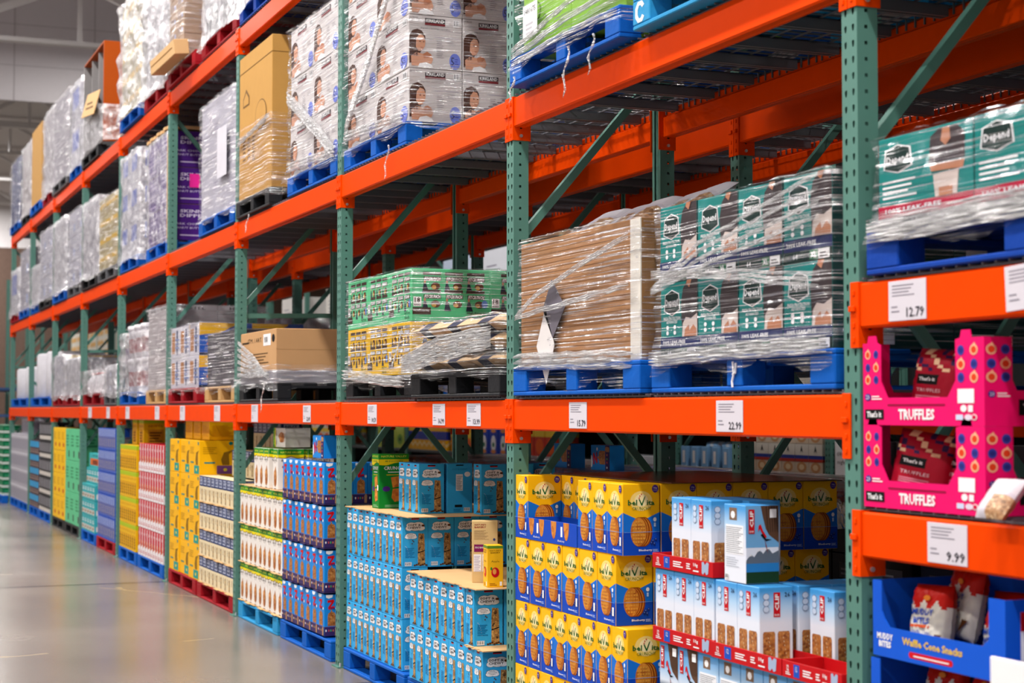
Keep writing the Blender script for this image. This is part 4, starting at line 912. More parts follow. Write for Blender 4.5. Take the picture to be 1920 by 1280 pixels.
zc, wr = load(L2, -5.86, -4.66, 4.37, 'skyblue', P('#9a958c', .6), None, 2, 3, 'brown load on the light blue pallet above biscuits', FILM_MID, y0=-.02, py=-.06, seed=6, flare=.0, wrapz=.02)
mb = MB(); A = Art(mb, (0, 0, 0), (1, 0, 0), (0, 0, 1), (0, -1, 0), .12, .09)
A.poly([(.75, .75), (.6, .95), (.3, .95), (.12, .7), (.12, .3), (.3, .05), (.6, .05), (.75, .25), (.6, .35), (.5, .22), (.38, .22), (.28, .4), (.28, .6), (.38, .78), (.5, .78), (.6, .65)], WHT, 1)
o = mb.build('painted_letter', None, (-5.86, -.0605, L2 + ZD + .02)); tag(o, 'white letter C painted on the light blue pallet end', 'marking')
# ---- tall tan box
def a_tan(A, k):
    INK = P('#7a5a34', .7)
    if k == 0:
        for x, y in ((.12, .45), (.27, .45), (.42, .42)): A.lines(x, y - .18, x + .09, y, 7, INK, 1, .5)
        A.poly([(.12, .70), (.22, .76), (.32, .70), (.32, .64), (.12, .64)], INK, 1); A.poly([(.14, .69), (.22, .735), (.30, .69), (.30, .65), (.14, .65)], P('#bd8f4c', .7), 2)
        for r in (.17, .14, .11): A.ell(.68, .52, r, r * .6, INK, 3 - int(r * 10), 18); A.ell(.68, .52, r * .93, r * .56, P('#bd8f4c', .7), 4 - int(r * 10), 18)
        A.rect(.0, .885, 1, .89, P('#7d5b2c', .7), 1)
    else: A.rect(.28, .0, .285, .9, P('#8a6430', .7), 1); A.rect(0, .885, 1, .89, P('#7d5b2c', .7), 1); A.rect(.0, .08, 1, .085, P('#8a6430', .7), 1)
zc, wr = load(L2, -12.85, -11.83, 4.29, 'black', P('#bd8f4c', .7, .05), a_tan, 1, 1, 'tall tan cardboard box on middle level', FILM_CLEAR, rows=1, y0=.0, depth=.95, name='tall_box', seed=8, res=.05, amp=.01, fz=3.72, lid=False, flare=.03)
ribbon(wr, [(-12.84, -.02, 3.62), (-11.83, -.02, 3.70)], .03); tail(wr, -12.4, -.03, 3.04, .14)
# white wrapped one
zc, wr = load(L2, -14.30, -13.0, 4.15, 'blue', P('#a9a6b2', .6), lambda A, k: (A.rect(.0, .93, 1, .935, LGREY, 1), A.lines(.35, .45, .5, .6, 3, P('#8f8ca0', .5), 1)), 1, 2, 'big white wrapped carton left of the tall tan box', FILM_MID, rows=1, y0=.01, seed=9, res=.06, amp=.01, flare=.03)
mb = MB(); mb.box(0, .34, 0, .003, 0, .40, P('#cfcdd6', .5)); tag(mb.build('paper_label', None, (-13.55, -.022, 3.45)), 'tall pale label sheet on the big white wrapped carton', 'label')
# purple cartons
def a_pur(A, k):
    for y, t in ((.80, 'SKINNY'), (.68, 'DIPPED')): A.text(t, .5, y, .09, P('#d8cbe8', .5), 1, .6, .03)
    for y, t in ((.45, 'DARK CHOCOLATE'), (.34, 'PEANUT BUTTER CUPS')): A.text(t, .5, y, .06, P('#c9b8dd', .5), 1, .9, .02)
    A.lines(.2, .12, .7, .2, 1, P('#c9b8dd', .5), 1); A.rect(.0, .985, 1, .995, P('#6a4a20', .5), 1)
zc, wr = load(L2, -17.0, -15.86, 4.22, 'blue', P('#4a1f7c', .5), a_pur, 2, 3, 'purple carton left of fifth upright, middle level', None, rows=2, y0=.04, haswrap=False)
wr = wrap(-17.0, -15.92, .04, .3, zc - .02, 4.22, 'cloudy grey film over the front of the purple cartons', FILM_MILKY, .09, .008, seed=12)
sheet(-17.02, -15.85, .02, .95, 4.232, 'tan cardboard lid on the purple cartons', KRAFTL, .03)
mb = MB(); mb.box(-.05, 0, 0, .003, 0, .98, KRAFTL); mb.box(-.003, 0, 0, .05, 0, .98, KRAFTL); tag(mb.build('corner_board', None, (-15.835, .012, 3.19)), 'tan cardboard corner board on the purple cartons', 'corner board')
mb = MB(); mb.box(0, .003, 0, .1, 0, .13, P('#ee2a9a', .5)); tag(mb.build('paper_label', None, (-15.855, .22, 3.68)), 'bright pink sticker on the side of the purple cartons', 'label')
GREYB, LAVB = P('#96939c', .6), P('#a5a3ae', .6)
def a_misc(A, k): A.lines(.15, .25, .6, .75, 5, P('#8d8a9a', .5), 1, .3); A.rect(.65, .2, .85, .5, P('#9aa2c4', .5), 1)
def a_yb(A, k): A.rect(.05, .5, .95, .75, P('#c9a23a', .5), 1); A.lines(.1, .1, .9, .4, 3, P('#8a7a54', .5), 1)
def a_blu(A, k): A.rect(.05, .45, .6, .9, P('#4a62b8', .5), 1); A.lines(.1, .1, .8, .35, 3, LGREY, 1)
MID = [(-18.47, -17.36, 4.28, 'blue', LAVB, a_blu, 2, 3, 'pale carton with blue print, middle level'), (-19.96, -18.66, 4.0, 'grey', P('#a89a74', .6), a_yb, 3, 4, 'yellowish bundled carton, middle level'), (-21.28, -20.04, 4.10, 'black', GREYB, None, 1, 2, 'light grey bulk carton left of the yellowish load'),
       (-22.72, -21.50, 4.15, 'grey', LAVB, a_misc, 2, 3, 'pale carton left of the seventh upright, middle level'), (-24.10, -22.80, 4.16, 'blue', P('#a7a5ad', .6), None, 1, 2, 'white bulk carton right of eighth upright, middle level'), (-25.72, -24.32, 4.18, 'black', LAVB, a_misc, 2, 3, 'pale carton left of the eighth upright, middle level'),
       (-26.92, -25.86, 3.76, 'blue', P('#a7a5ad', .6), None, 1, 1, 'low white bulk carton right of the ninth upright'), (-28.38, -27.14, 4.13, 'blue', GREYB, a_misc, 1, 2, 'grey carton left of the ninth upright, middle level'), (-29.74, -28.50, 3.92, 'red', P('#abaab4', .6), a_blu, 1, 1, 'white carton at the far end of the middle level')]
for i, (a, b_, top, pc, bs, art, c, t_, d) in enumerate(MID): load(L2, a, b_, top, pc, bs, art, c, t_, d, FILM_MILKY if i % 2 == 0 else FILM_MID, rows=1, y0=.0 if i % 3 else .02, seed=20 + i, res=.1, amp=.014, flare=.03)
# ---- top level
def a_bags(A, k): A.poly([(.1, .1), (.5, .2), (.9, .1), (.8, .8), (.4, .9), (.15, .7)], P('#3a3a40', .5), 1)
TOP = [(-12.86, -11.90, 5.7, 'deepblue', LAVB, a_misc, 2, 3, 'white wrapped carton, top level, nearest in view', 0), (-14.28, -12.98, 5.7, 'red', P('#8f8d92', .6), a_bags, 2, 3, 'black and white bundle on the bright red pallet', 0), (-15.68, -15.02, 5.9, 'red', P('#a08670', .7), a_misc, 2, 9, 'brown sided flat carton in the tall top stack', 1),
       (-17.06, -15.74, 5.9, 'red', P('#a9a6aa', .6), None, 2, 5, 'tall white wrapped carton, top level over fifth upright', 2), (-18.38, -17.14, 5.9, 'blue', P('#b0a888', .6), a_yb, 3, 5, 'white and yellow bundle on the top level', 3),
       (-22.58, -21.52, 5.78, 'blue', LAVB, a_blu, 1, 2, 'white load with blue print beside the open shelf crate', 4), (-24.18, -22.62, 5.83, 'grey', P('#98949a', .6), None, 1, 1, 'big grey lidded carton on the top level', 5), (-25.52, -24.26, 5.88, 'red', P('#948d92', .6), None, 1, 8, 'thin grey carton stacked in layers, top level', 6),
       (-26.88, -25.62, 5.86, 'blue', P('#b98e54', .7), None, 1, 1, 'tall tan box near the far end of top level', 7), (-28.38, -27.02, 5.80, 'black', P('#9a9190', .6), None, 2, 2, 'grey brown carton, second from far end of top level', 8), (-29.88, -28.54, 5.76, 'blue', P('#2e3560', .5), None, 1, 1, 'dark navy load at the far end of top level', 9)]
for a, b_, top, pc, bs, art, c, t_, d, i in TOP:
    load(L3, a, b_, top, pc, bs, art, c, t_, d, [FILM_MID, FILM_MILKY][i in (0, 2, 3, 4, 6, 8)], rows=1, y0=-.01 if i % 2 else .02, seed=50 + i, res=.085, amp=.03 if i in (2, 3) else .014, flare=.03, palx=(-15.66, -14.42) if i == 1 else None, haswrap=i != 7)
t = thing('cardboard_tray', 'long shallow tan cardboard box tilting out over the dark red pallet', 'box', (-15.55, -.16, 4.70), 0)
t.rotation_euler = (R(6), 0, R(1)); t.location = (-15.66, -.185, 4.675)
mb = MB(); mb.box(0, 1.04, 0, .13, 0, .13, KRAFTL, .004); mb.build('box_body', t)
mb = MB(); mb.box(.02, .96, -.004, 0, .07, .075, KRAFT); mb.build('flap_edge', t)
# open shelf crate with orange side, on a black pallet
pallet('black', -21.38, -20.0, L3 + ZD + .001, 'black pallet under the open shelf crate on the top level', -.02)
t = thing('shelf_crate', 'open grey shelf crate with an orange brown side board', 'crate', (-21.36, -.0, L3 + ZD + .001 + PHL))
OB = P('#a8480c', .55, .04); GB = P('#8d8a8a', .6)
Hc = 5.86 - (L3 + ZD + PHL)
for nme, bx, m in (('side_panel', (1.56, 1.60, 0, .95, 0, Hc), OB), ('side_panel', (0, .02, 0, .95, 0, Hc), GB), ('divider', (.52, .55, 0.02, .93, .3, Hc - .04), GB), ('divider', (1.05, 1.08, 0.02, .93, .3, Hc - .04), GB), ('back_panel', (.02, 1.56, .93, .95, 0, Hc), GB), ('top_panel', (.02, 1.56, 0, .93, Hc - .02, Hc), OB), ('front_panel', (.02, 1.56, 0, .02, 0, .42), GB)):
    mb = MB(); mb.box(*bx, m, .002); mb.build(nme, t)
mb = MB(); mb.box(0, 1.0, 0, .01, 0, .30, KRAFTL, .002); A = Art(mb, (0, 0, 0), (1, 0, 0), (0, 0, 1), (0, -1, 0), 1.0, .3, .001); A.lines(.2, .3, .8, .7, 2, P('#6a4a20', .6), 1); o = mb.build('flap', t, (.42, -.09, .44)); o.rotation_euler = (R(-14), R(6), 0)
wrap(-21.38, -19.78, -.0, .95, L3 + ZD + PHL, 5.12, 'milky film around the lower half of open shelf crate', FILM_MILKY, .09, .02, seed=90, lid=False)
# ================================================================ LOWEST UPPER LEVEL (over the floor stacks)
def a_hotel(A, k): A.rect(0, .88, 1, .995, P('#b3aeb0', .5), 1); A.text('HOTEL', .5, .93, .075, P('#5a5558', .5), 2, .5, .02); A.ell(.75, .2, .09, .1, P('#8d8588', .5), 1, 14); A.ell(.75, .2, .07, .08, P('#a59ea0', .5), 2, 14)
load(L1, -16.88, -15.83, 2.57, 'wood', P('#a59ea0', .5), a_hotel, 2, 2, 'grey hotel linen carton on lowest upper level', FILM_CLEAR, rows=2, y0=.03, seed=101, res=.07, amp=.012, flare=.03)
load(L1, -14.10, -13.01, 2.21, 'wood', P('#4a464c', .5), lambda A, k: (A.text('Garden Tex', .6, .55, .1, LGREY, 1, .6), A.lines(.1, .1, .6, .3, 2, LGREY, 1)), 2, 2, 'dark carton on the natural wood pallet', FILM_CLEAR, rows=2, y0=.03, seed=102, res=.06, amp=.015, flare=.03)
def a_mix(A, k):
    if k == 0: A.rect(.1, .15, .45, .85, P('#b07a50', .5), 1); A.rect(.6, .1, .75, .9, P('#3c4468', .5), 1); A.lines(.5, .3, .95, .7, 3, P('#7784b0', .5), 2)
    else: A.rect(.0, .0, 1, 1, P('#1c56b4', .4), 1); A.poly([(.0, .62), (.4, .7), (.7, .95), (.7, 1), (0, 1)], P('#eab414', .4), 2); A.ell(.3, .35, .16, .2, P('#d9742a', .4), 2, 8); A.rect(0, 0, 1, .08, P('#16203e', .4), 3)
load(L1, -15.66, -14.40, 2.33, 'red', P('#c2bfc8', .5), a_mix, 3, 2, 'mixed snack carton with blue side, red pallet', FILM_CLEAR, rows=2, y0=.02, seed=103, res=.06, amp=.014, flare=.03)
# tubs
def tub(): 
    t = thing('plastic_tub', '', 'tub'); r, h = .175, .33
    mb = MB(); mb.smooth = True; mb.lathe([(r * .9, 0), (r * .93, .01), (r, h - .03), (r, h - .028)], P('#b4aeb6', .4), 24); b0 = mb.build('body', t)
    mb = MB(); mb.smooth = True
    n = 24; vs = []
    for z, rr in ((.06, r * .945), (.24, r * .985)):
        for a in range(n): vs.append((rr * math.cos(a * 2 * math.pi / n), rr * math.sin(a * 2 * math.pi / n), z))
    mb.add(vs, [(a, (a + 1) % n, n + (a + 1) % n, n + a) for a in range(12, 30 if False else 23)], P('#8a2430', .4)); mb.build('label_band', t)
    mb = MB(); mb.smooth = True; mb.lathe([(r * 1.05, h - .028), (r * 1.06, h + .012), (r * .98, h + .02), (r * .4, h + .014)], P('#e2dfe4', .35), 24); mb.build('lid', t); return t
TB = tub()
pallet('blue', -18.47, -17.28, L1 + ZD + .001, 'bright blue pallet under the lidded plastic tubs', .01)
for k in range(2):
    for i in range(3):
        for j in range(2): place(TB, (-18.26 + i * .385, .24 + j * .42, L1 + ZD + PHL + .001 + k * .352), 'white lidded tub with red label, %s tier, %s across, %s row' % (ORD[k], COLN[i], 'front' if j == 0 else 'back'), 'tub', 'white lidded tubs on the blue pallet')
wrap(-18.46, -17.29, .035, .86, L1 + ZD + .09, 2.39, 'crumpled film around the white lidded tubs', FILM_MILKY, .08, .02, seed=104, flare=.02)
LOW = [(-19.50, -18.66, 2.08, 'grey', GREYB, a_misc, 2, 2, 'low pale carton beside the white tubs'), (-22.86, -21.50, 2.24, 'red', P('#a5a3aa', .6), None, 2, 2, 'white bundle with slanting film, right red pallet'), (-24.10, -22.94, 2.32, 'red', LAVB, lambda A, k: (A.rect(.0, .8, 1, 1, P('#c9a422', .5), 1), A.rect(0, .5, 1, .75, P('#4a7ab8', .5), 1)) if k else None, 2, 2, 'pale carton with yellow and blue side, red pallet')]
for i, (a, b_, top, pc, bs, art, c, t_, d) in enumerate(LOW): load(L1, a, b_, top, pc, bs, art, c, t_, d, FILM_MILKY, rows=1, y0=.02, seed=120 + i, res=.08, amp=.02, flare=.03)
# jugs
def jug():
    t = thing('milk_jug', '', 'jug'); mb = MB(); mb.smooth = True; mb.lathe([(.07, 0), (.08, .02), (.08, .14), (.055, .20), (.025, .225), (.025, .24)], P('#d5d1d6', .4), 14); mb.build('body', t)
    mb = MB(); mb.smooth = True; mb.lathe([(.028, .238), (.028, .26), (.02, .262)], P('#b8404a', .4), 12); mb.build('cap', t); return t
JG = jug()
pallet('red', -21.26, -19.66, L1 + ZD + .001, 'dark red pallet under the white plastic jugs', .01)
for k in range(1):
    for i in range(8): place(JG, (-21.13 + i * .185, .13, L1 + ZD + PHL + .001), 'white plastic jug under film, %s from left' % COLN[i], 'jug', 'white plastic jugs')
for i in range(3): place(JG, (-20.0 + i * .17, .32 , L1 + ZD + PHL + .001), 'white plastic jug in the second row, %s' % COLN[i], 'jug', 'white plastic jugs second row')
mb = MB(); mb.smooth = True; mb.lathe([(.28, 0), (.30, .02), (.33, .5), (.33, .52)], P('#4a2a6a', .45), 28); t = thing('purple_drum', 'large purple drum standing behind the white plastic jugs', 'drum', (-20.6, .72, L1 + ZD + PHL + .001)); mb.build('body', t)
mb = MB(); mb.smooth = True; mb.lathe([(.345, .50), (.345, .545), (.3, .55)], P('#5a3880', .4), 28); mb.build('lid', t)
wrap(-21.24, -19.68, .03, .42, L1 + ZD + .12, 2.05, 'crumpled film over the white plastic jugs', FILM_MILKY, .08, .03, seed=105, flare=.02)
# tall rolls
def roll(r, h, lab, x, y, z):
    t = thing('wrapped_roll', lab, 'roll', (x, y, z)); mb = MB(); mb.smooth = True
    mb.lathe([(r * .97, 0), (r, .02), (r, h - .03), (r * .93, h)], P('#c4c2c8', .35, .06, bump=.5, bs=18), 28); mb.build('body', t); mb = MB(); mb.lathe([(.05, h), (.05, h + .006)], KRAFT, 14); mb.build('core', t)
pallet('blue', -26.92, -24.40, L1 + ZD + .001, 'blue pallet under the two taller pale wrapped rolls', .01); pallet('blue', -29.74, -27.2, L1 + ZD + .001, 'blue pallet under two pale wrapped rolls at far end', .01)
zz = L1 + ZD + PHL + .001
roll(.42, .66, 'pale wrapped roll, left of the taller pair', -26.35, .46, zz); roll(.42, .66, 'pale wrapped roll, right of the taller pair', -25.2, .46, zz)
roll(.42, .50, 'pale wrapped roll, left of the far pair', -29.15, .46, zz); roll(.42, .50, 'pale wrapped roll, right of the far pair', -27.9, .46, zz)
# ---- tan box on black pallet
pallet('black', -12.84, -11.66, L1 + ZD + .001, 'black plastic pallet under the wide tan box', .01)
zt_ = L1 + ZD + PHL + .001
t = thing('cardboard_tray', 'shallow grey tray of dark goods under the wide tan box', 'tray', (-12.84, .02, zt_))
mb = MB(); mb.box(0, 1.10, 0, .93, 0, .085, P('#8b8890', .5), .003); mb.build('tray_body', t)
def a_itm(A, k):
    if k == 0: A.text('ITM. / ART.', .42, .78, .11, P('#3a2c1c', .7), 1, .4); A.lines(.05, .72, .25, .82, 1, P('#3a2c1c', .7), 1); A.rect(.66, .62, .86, .90, WHT, 1); A.bars(.69, .66, .79, .85, 6); A.lines(.3, .2, .8, .5, 4, P('#5a4328', .7), 1, .3); A.ell(.93, .78, .04, .1, BLK, 1, 8)
    else: A.rect(.0, .5, 1, .505, P('#9a7444', .7), 1)
mb = carton(1.09, .92, .30, P('#c09568', .75, .05), .004); F_, R_, T_ = faces(mb, 1.09, .92, .30, .001); a_itm(F_, 0); a_itm(R_, 1)
tag(mb.build('cardboard_box', None, (-12.84, .02, zt_ + .088)), 'wide plain tan cardboard box marked ITM ART on the black pallet', 'box')
wr = wrap(-12.84, -11.75, .02, .94, zt_ - .04, zt_ + .13, 'stretch film gathered low around the wide tan box', FILM_MID, .05, .014, seed=106, flare=.05, lid=False)
for a in range(6): ribbon(wr, [(-12.84, -.005, 2.10 - a * .05), (-12.3, -.02, 1.98 - a * .03), (-11.80, -.02, 1.80 + a * .008)], .025)
ribbon(wr, [(-11.76, 0.0, 1.84), (-11.74, .5, 1.85), (-11.74, .94, 1.86)], .03); tail(wr, -11.85, -.04, 1.78, .22)
# ---- crunch bars, green over yellow
def a_fit(col, dk):
    def f(A, k):
        c2, c3 = P(dk, .45), P('#3f2a22', .45)
        for i in range(3):
            for j in range(2):
                x, y = .13 + i * .28, .52 - j * .34
                A.rect(x + .01, y + .36, x + .24, y + .42, c3, 1); A.text('FITCRUNCH', x + .13, y + .29, .07, WHT, 4, .20, .04, 0, .15); A.rect(x + .02, y + .25, x + .24, y + .33, c3, 1)
                A.ell(x + .17, y + .15, .06, .07, BROWN, 2, 12); A.ell(x + .15, y + .13, .03, .04, P('#c9a050', .5), 3, 10); A.poly([(x, y + .02), (x + .02, y + .2), (x + .05, y + .2), (x + .09, y + .02)], P('#23283a', .5), 1); A.ell(x + .035, y + .23, .015, .03, P('#c08a6c', .5), 2, 8)
        A.rect(.02, .28, .12, .46, WHT, 2); A.text('18', .07, .40, .10, c3, 3, .07, .02); A.text('BARS', .07, .31, .03, c3, 3, .08, .02); A.rect(.01, .13, .24, .26, c3, 2); A.text('Mint Chocolate Chip' if dk == '#2f7a4c' else 'Peanut Butter', .12, .195, .04, WHT, 3, .2)
        A.text('High Protein', .82, .16, .06, P('#1e4a2c', .5), 3, .24, .02); A.text('Baked Bar', .82, .08, .06, P('#1e4a2c', .5), 3, .2, .02); A.ell(.93, .34, .04, .08, P('#5a7ec0', .4), 3, 10)
    return f
zb = L1 + ZD + .001
pallet('black', -9.98, -8.72, zb, 'black plastic pallet under the green and yellow bar cartons', .01); pallet('black', -8.66, -7.37, zb, 'black plastic pallet under the film wrapped sacks', -.02)
for col, dk, z_, nm in (('#e0b010', '#c2451e', zb + PHL, 'yellow'), ('#56bd84', '#2f7a4c', zb + PHL + .292, 'mint green')):
    mb = carton(.40, .46, .29, P(col, .42), .003); F_, R_, T_ = faces(mb, .40, .46, .29, .0006); a_fit(col, dk)(F_, 0); a_fit(col, dk)(R_, 1)
    g = tag(mb.build('protein_bar_case'), '', 'box')
    for i in range(3):
        for j in range(2):
            if j and i < 2: continue
            place(g, (-9.97 + i * .402, .02 + j * .462, z_), '%s protein bar case, %s from left%s' % (nm, COLN[i], ', second row back' if j else ''), 'box', nm + ' protein bar cases')
wr = wrap(-9.97, -8.765, .02, .94, zb + .07, zb + PHL + .585, 'clear film with fine creases around green and yellow bar cases', FILM_CLEAR, .05, .007, seed=107, flare=.02)
ribbon(wr, [(-9.97, -.02, 1.80), (-9.3, -.03, 1.76), (-8.78, -.02, 1.73)], .05)
# ---- sacks
def pillow(w, d, t, mat_of, nx=18, ny=12, e=.32, wr_=.004, seed=0):
    r = random.Random(seed); mb = MB(); mb.smooth = True
    for s in (1, -1):
        vs = []
        for j in range(ny + 1):
            for i in range(nx + 1):
                u, v = 2 * i / nx - 1, 2 * j / ny - 1
                f = max(0, (1 - u ** 6) * (1 - v ** 4)) ** e
                vs.append((u * w / 2 + r.uniform(-1, 1) * wr_ * .4, v * d / 2, s * (t / 2 * f + r.uniform(-1, 1) * wr_ * f) + .001 * s))
        for j in range(ny):
            for i in range(nx):
                a = j * (nx + 1) + i; q = (a, a + 1, a + nx + 2, a + nx + 1)
                mb.add([vs[k] for k in q], [(0, 1, 2, 3) if s > 0 else (3, 2, 1, 0)], mat_of((i + .5) / nx, (j + .5) / ny, s))
    # weld
    key = {}; nv = []; mp = []
    for v in mb.v:
        kk = (round(v[0], 5), round(v[1], 5), round(v[2], 5))
        if kk not in key: key[kk] = len(nv); nv.append(v)
        mp.append(key[kk])
    mb.v = nv; mb.f = [tuple(mp[k] for k in f) for f in mb.f]
    return mb
PAPER, INK = P('#c7a883', .7, .08, bump=.3, bs=14), P('#2d2f45', .6)
def sackmat(u, v, s): return INK if (.25 < u < .62 and (v < .28)) or (.7 < u < .9 and .1 < v < .2) else PAPER
SK = tag(pillow(.425, .62, .086, sackmat, seed=3, wr_=.006).build('paper_sack'), '', 'sack')
for k in range(3):
    for i in range(3):
        place(SK, (-8.46 + i * .432 + .008 * (k % 2), .30, zb + PHL + .047 + k * .089), 'tan paper sack with navy print, %s layer, %s from left' % (ORD[k], COLN[i]), 'sack', 'tan paper sacks under film', rotz=rnd.uniform(-.004, .004))
wr = wrap(-8.70, -7.37, -.03, .62, zb + .10, 2.03, 'thick creased film pulled over the paper sacks', FILM_CLEAR, .05, .012, seed=108, flare=.02)
for a in range(7): ribbon(wr, [(-8.70, -.06, 1.78 + a * .012), (-8.1, -.065, 1.83 + a * .018), (-7.38, -.06, 1.88 + a * .014)], .022)
ribbon(wr, [(-8.72, -.05, 2.02), (-8.85, -.03, 1.92), (-8.96, -.03, 1.82)], .012)
# ---- wide brown cartons
pallet('blue', -7.20, -5.90, zb, 'blue pallet under the big brown film wrapped carton', -.02)
mb = carton(1.245, .95, .565, P('#a97c55', .75, .08, bump=.15), .004)
for i in range(26): mb.box(0, 1.245, -.0012, 0, .015 + i * .021, .0165 + i * .021, P('#8d6542', .8))
tag(mb.build('cardboard_carton', None, (-7.20, .02, zb + PHL)), 'big brown layered cardboard carton on the blue pallet beside upright', 'box')
WB = P('#d6d0c6', .6); 
mb = MB(); mb.box(0, .09, -.006, 0, 0, .56, WB, .001); mb.box(.084, .09, 0, .06, 0, .56, P('#8a6440', .7), .001); tag(mb.build('corner_board', None, (-6.035, .013, zb + PHL)), 'white corner board at the right edge of big brown carton', 'corner board')
mb = MB(); mb.poly = None
def diamond(lab, x, z, w, h, m, sk):
    mb = MB(); mb.add([(0, 0, 0), (w * .5, 0, -h * .5), (w * (1 + sk), 0, 0), (w * .45, 0, h * .5), (0, .002, 0), (w * .5, .002, -h * .5), (w * (1 + sk), .002, 0), (w * .45, .002, h * .5)], [(0, 1, 2, 3), (7, 6, 5, 4), (0, 4, 5, 1), (1, 5, 6, 2), (2, 6, 7, 3), (3, 7, 4, 0)], m); tag(mb.build('paper_sheet', None, (x, -.001, z)), lab, 'paper')
diamond('grey printed paper diamond stuck under film on brown carton', -6.90, 2.02, .22, .26, P('#6f6a74', .5, .2), .1)
diamond('white paper diamond under film below the grey one', -6.97, 1.86, .22, .34, P('#d9d4d2', .5), -.1)
wr = wrap(-7.20, -5.955, .02, .97, zb + .03, zb + PHL + .575, 'tightly creased clear film around the big brown carton', FILM_CLEAR, .04, .007, seed=109, flare=.015)
ribbon(wr, [(-7.19, -.015, 2.0), (-6.9, -.02, 2.10), (-6.0, -.02, 2.27)], .02); ribbon(wr, [(-7.19, -.015, 2.0), (-6.0, -.02, 2.07)], .02); ribbon(wr, [(-7.19, -.02, 1.80), (-5.97, -.02, 1.78)], .06)
# pouches of nuts on top
def pouchmat(c1, c2, c3=None):
    def f(u, v, s): return c1 if v > .62 else (c2 if u > .45 and v < .5 else (c3 or c1))
    return f
NP = pillow(.22, .30, .07, pouchmat(P('#cfcad0', .4), crumbs('nuts_print', ['#6b4a30', '#b58a60', '#8f6440', '#d3b48c'], 60), P('#c3bdc6', .4)), 12, 12, .45, .003, 5).build('snack_pouch')
tag(NP, '', 'bag')
for i, x in enumerate((-7.02, -6.78, -6.54, -6.30, -6.06)): place(NP, (x, .36 + .03 * (i % 2), zb + PHL + .575 + .082), 'white nut pouch lying on the brown carton, %s from left' % COLN[i], 'bag', 'white nut pouches on the brown carton', rx=R(32), rotz=R(8 - 3 * i), scale=(.95, .8, .8))
# ---- incontinence underwear cartons
DT = P('#0e7d78', .42); DG = P('#0b2a26', .45); GR = P('#3c3234', .5); SKN = P('#b57a5c', .5); UND = P('#cfc0b8', .5)
def a_dep(A, k):
    if k: A.rect(.0, .0, 1, 1, P('#083836', .42), 1); A.rect(.1, .05, .5, .18, WHT, 2); return
    A.rect(0, 0, 1, .13, DG, 1); A.rect(0, .13, 1, .27, P('#28305c', .42), 1); A.text("100% LEAK-FREE", .38, .205, .05, WHT, 2, .6, .02)
    A.poly([(.10, .62), (.13, .84), (.32, .90), (.51, .84), (.54, .62), (.32, .55)], WHT, 1); A.poly([(.12, .63), (.145, .83), (.32, .885), (.495, .83), (.52, .63), (.32, .565)], DG, 2); A.text('Depend', .32, .72, .11, WHT, 3, .34, .02)
    A.text('FRESH PROTECTION', .32, .52, .04, WHT, 2, .46, .02); A.text('ADVANCED', .32, .47, .035, WHT, 2, .3, .01)
    for x in (.2, .4):
        for y in (.40, .33): A.ell(x, y, .035, .028, WHT, 2, 10)
    A.poly([(.60, .27), (.58, .5), (.56, .7), (.62, .9), (.74, 1), (1, 1), (1, .27)], GR, 1); A.poly([(.60, .27), (.62, .44), (.7, .52), (.84, .5), (1, .56), (1, .27)], UND, 2); A.poly([(.66, .27), (.68, .36), (.78, .42), (.8, .34), (.9, .42), (.98, .36), (.98, .27)], SKN, 3); A.poly([(.72, .95), (.80, .90), (.86, 1), (.74, 1)], SKN, 3)
    A.rect(.55, .01, .72, .12, P('#1c6a48', .4), 2); A.text('XL', .635, .065, .07, WHT, 3, .12, .02); A.rect(.73, .01, .95, .12, WHT, 2); A.lines(.76, .03, .92, .1, 2, BLK, 3, .4); A.text('64', .25, .065, .06, WHT, 2, .1, .02)
zc, wr = load(L1, -5.80, -4.60, 2.352, 'blue', DT, a_dep, 4, 2, 'teal underwear carton on blue pallet', FILM_CLEAR, rows=2, y0=.02, depth=.94, seed=110, res=.045, amp=.008, flare=.02, palx=(-5.84, -4.56), pallab='blue pallet under the teal underwear cartons above energy bars', py=.0)
for a in range(4): ribbon(wr, [(-5.80, -.02, 2.02 + a * .006), (-5.4, -.03, 2.09 + a * .03), (-4.62, -.02, 2.20 + a * .045)], .012)
for a in range(3): ribbon(wr, [(-5.80, -.02, 2.08 + a * .01), (-5.3, -.03, 2.05 + a * .012), (-4.62, -.02, 1.97 + a * .02)], .010)
for a in range(3): ribbon(wr, [(-5.82, -.02, 1.76 + a * .012), (-4.58, -.02, 1.775 + a * .014)], .025)
def a_dep2(A, k):
    if k: A.rect(.0, .0, 1, 1, P('#083836', .42), 1); return
    A.rect(0, 0, 1, .13, DG, 1); A.rect(0, .13, 1, .27, P('#b8183c', .42), 1); A.text("100% LEAK-FREE", .38, .205, .05, WHT, 2, .6, .02)
    A.poly([(.06, .66), (.08, .86), (.22, .91), (.36, .86), (.38, .66), (.22, .6)], WHT, 1); A.poly([(.075, .665), (.095, .85), (.22, .895), (.345, .85), (.365, .665), (.22, .615)], DG, 2); A.text('Depend', .22, .74, .10, WHT, 3, .24, .02)
    A.lines(.05, .34, .42, .56, 4, WHT, 1, .4); A.poly([(.55, .62), (.57, .9), (.66, .97), (.84, .97), (.92, .88), (.92, .62)], GR, 1); A.poly([(.56, .62), (.92, .60), (.90, .52), (.58, .54)], SKN, 2); A.poly([(.62, .27), (.60, .50), (.86, .52), (.84, .27)], UND, 2); A.poly([(.66, .27), (.66, .36), (.80, .36), (.80, .27)], SKN, 3); A.poly([(.68, .84), (.73, .78), (.78, .84), (.77, .97), (.70, .97)], SKN, 2)
    A.rect(.55, .02, .64, .11, PURP, 2); A.rect(.66, .02, .82, .11, WHT, 2); A.text('60', .4, .07, .06, WHT, 2, .08)
zq = 1.966
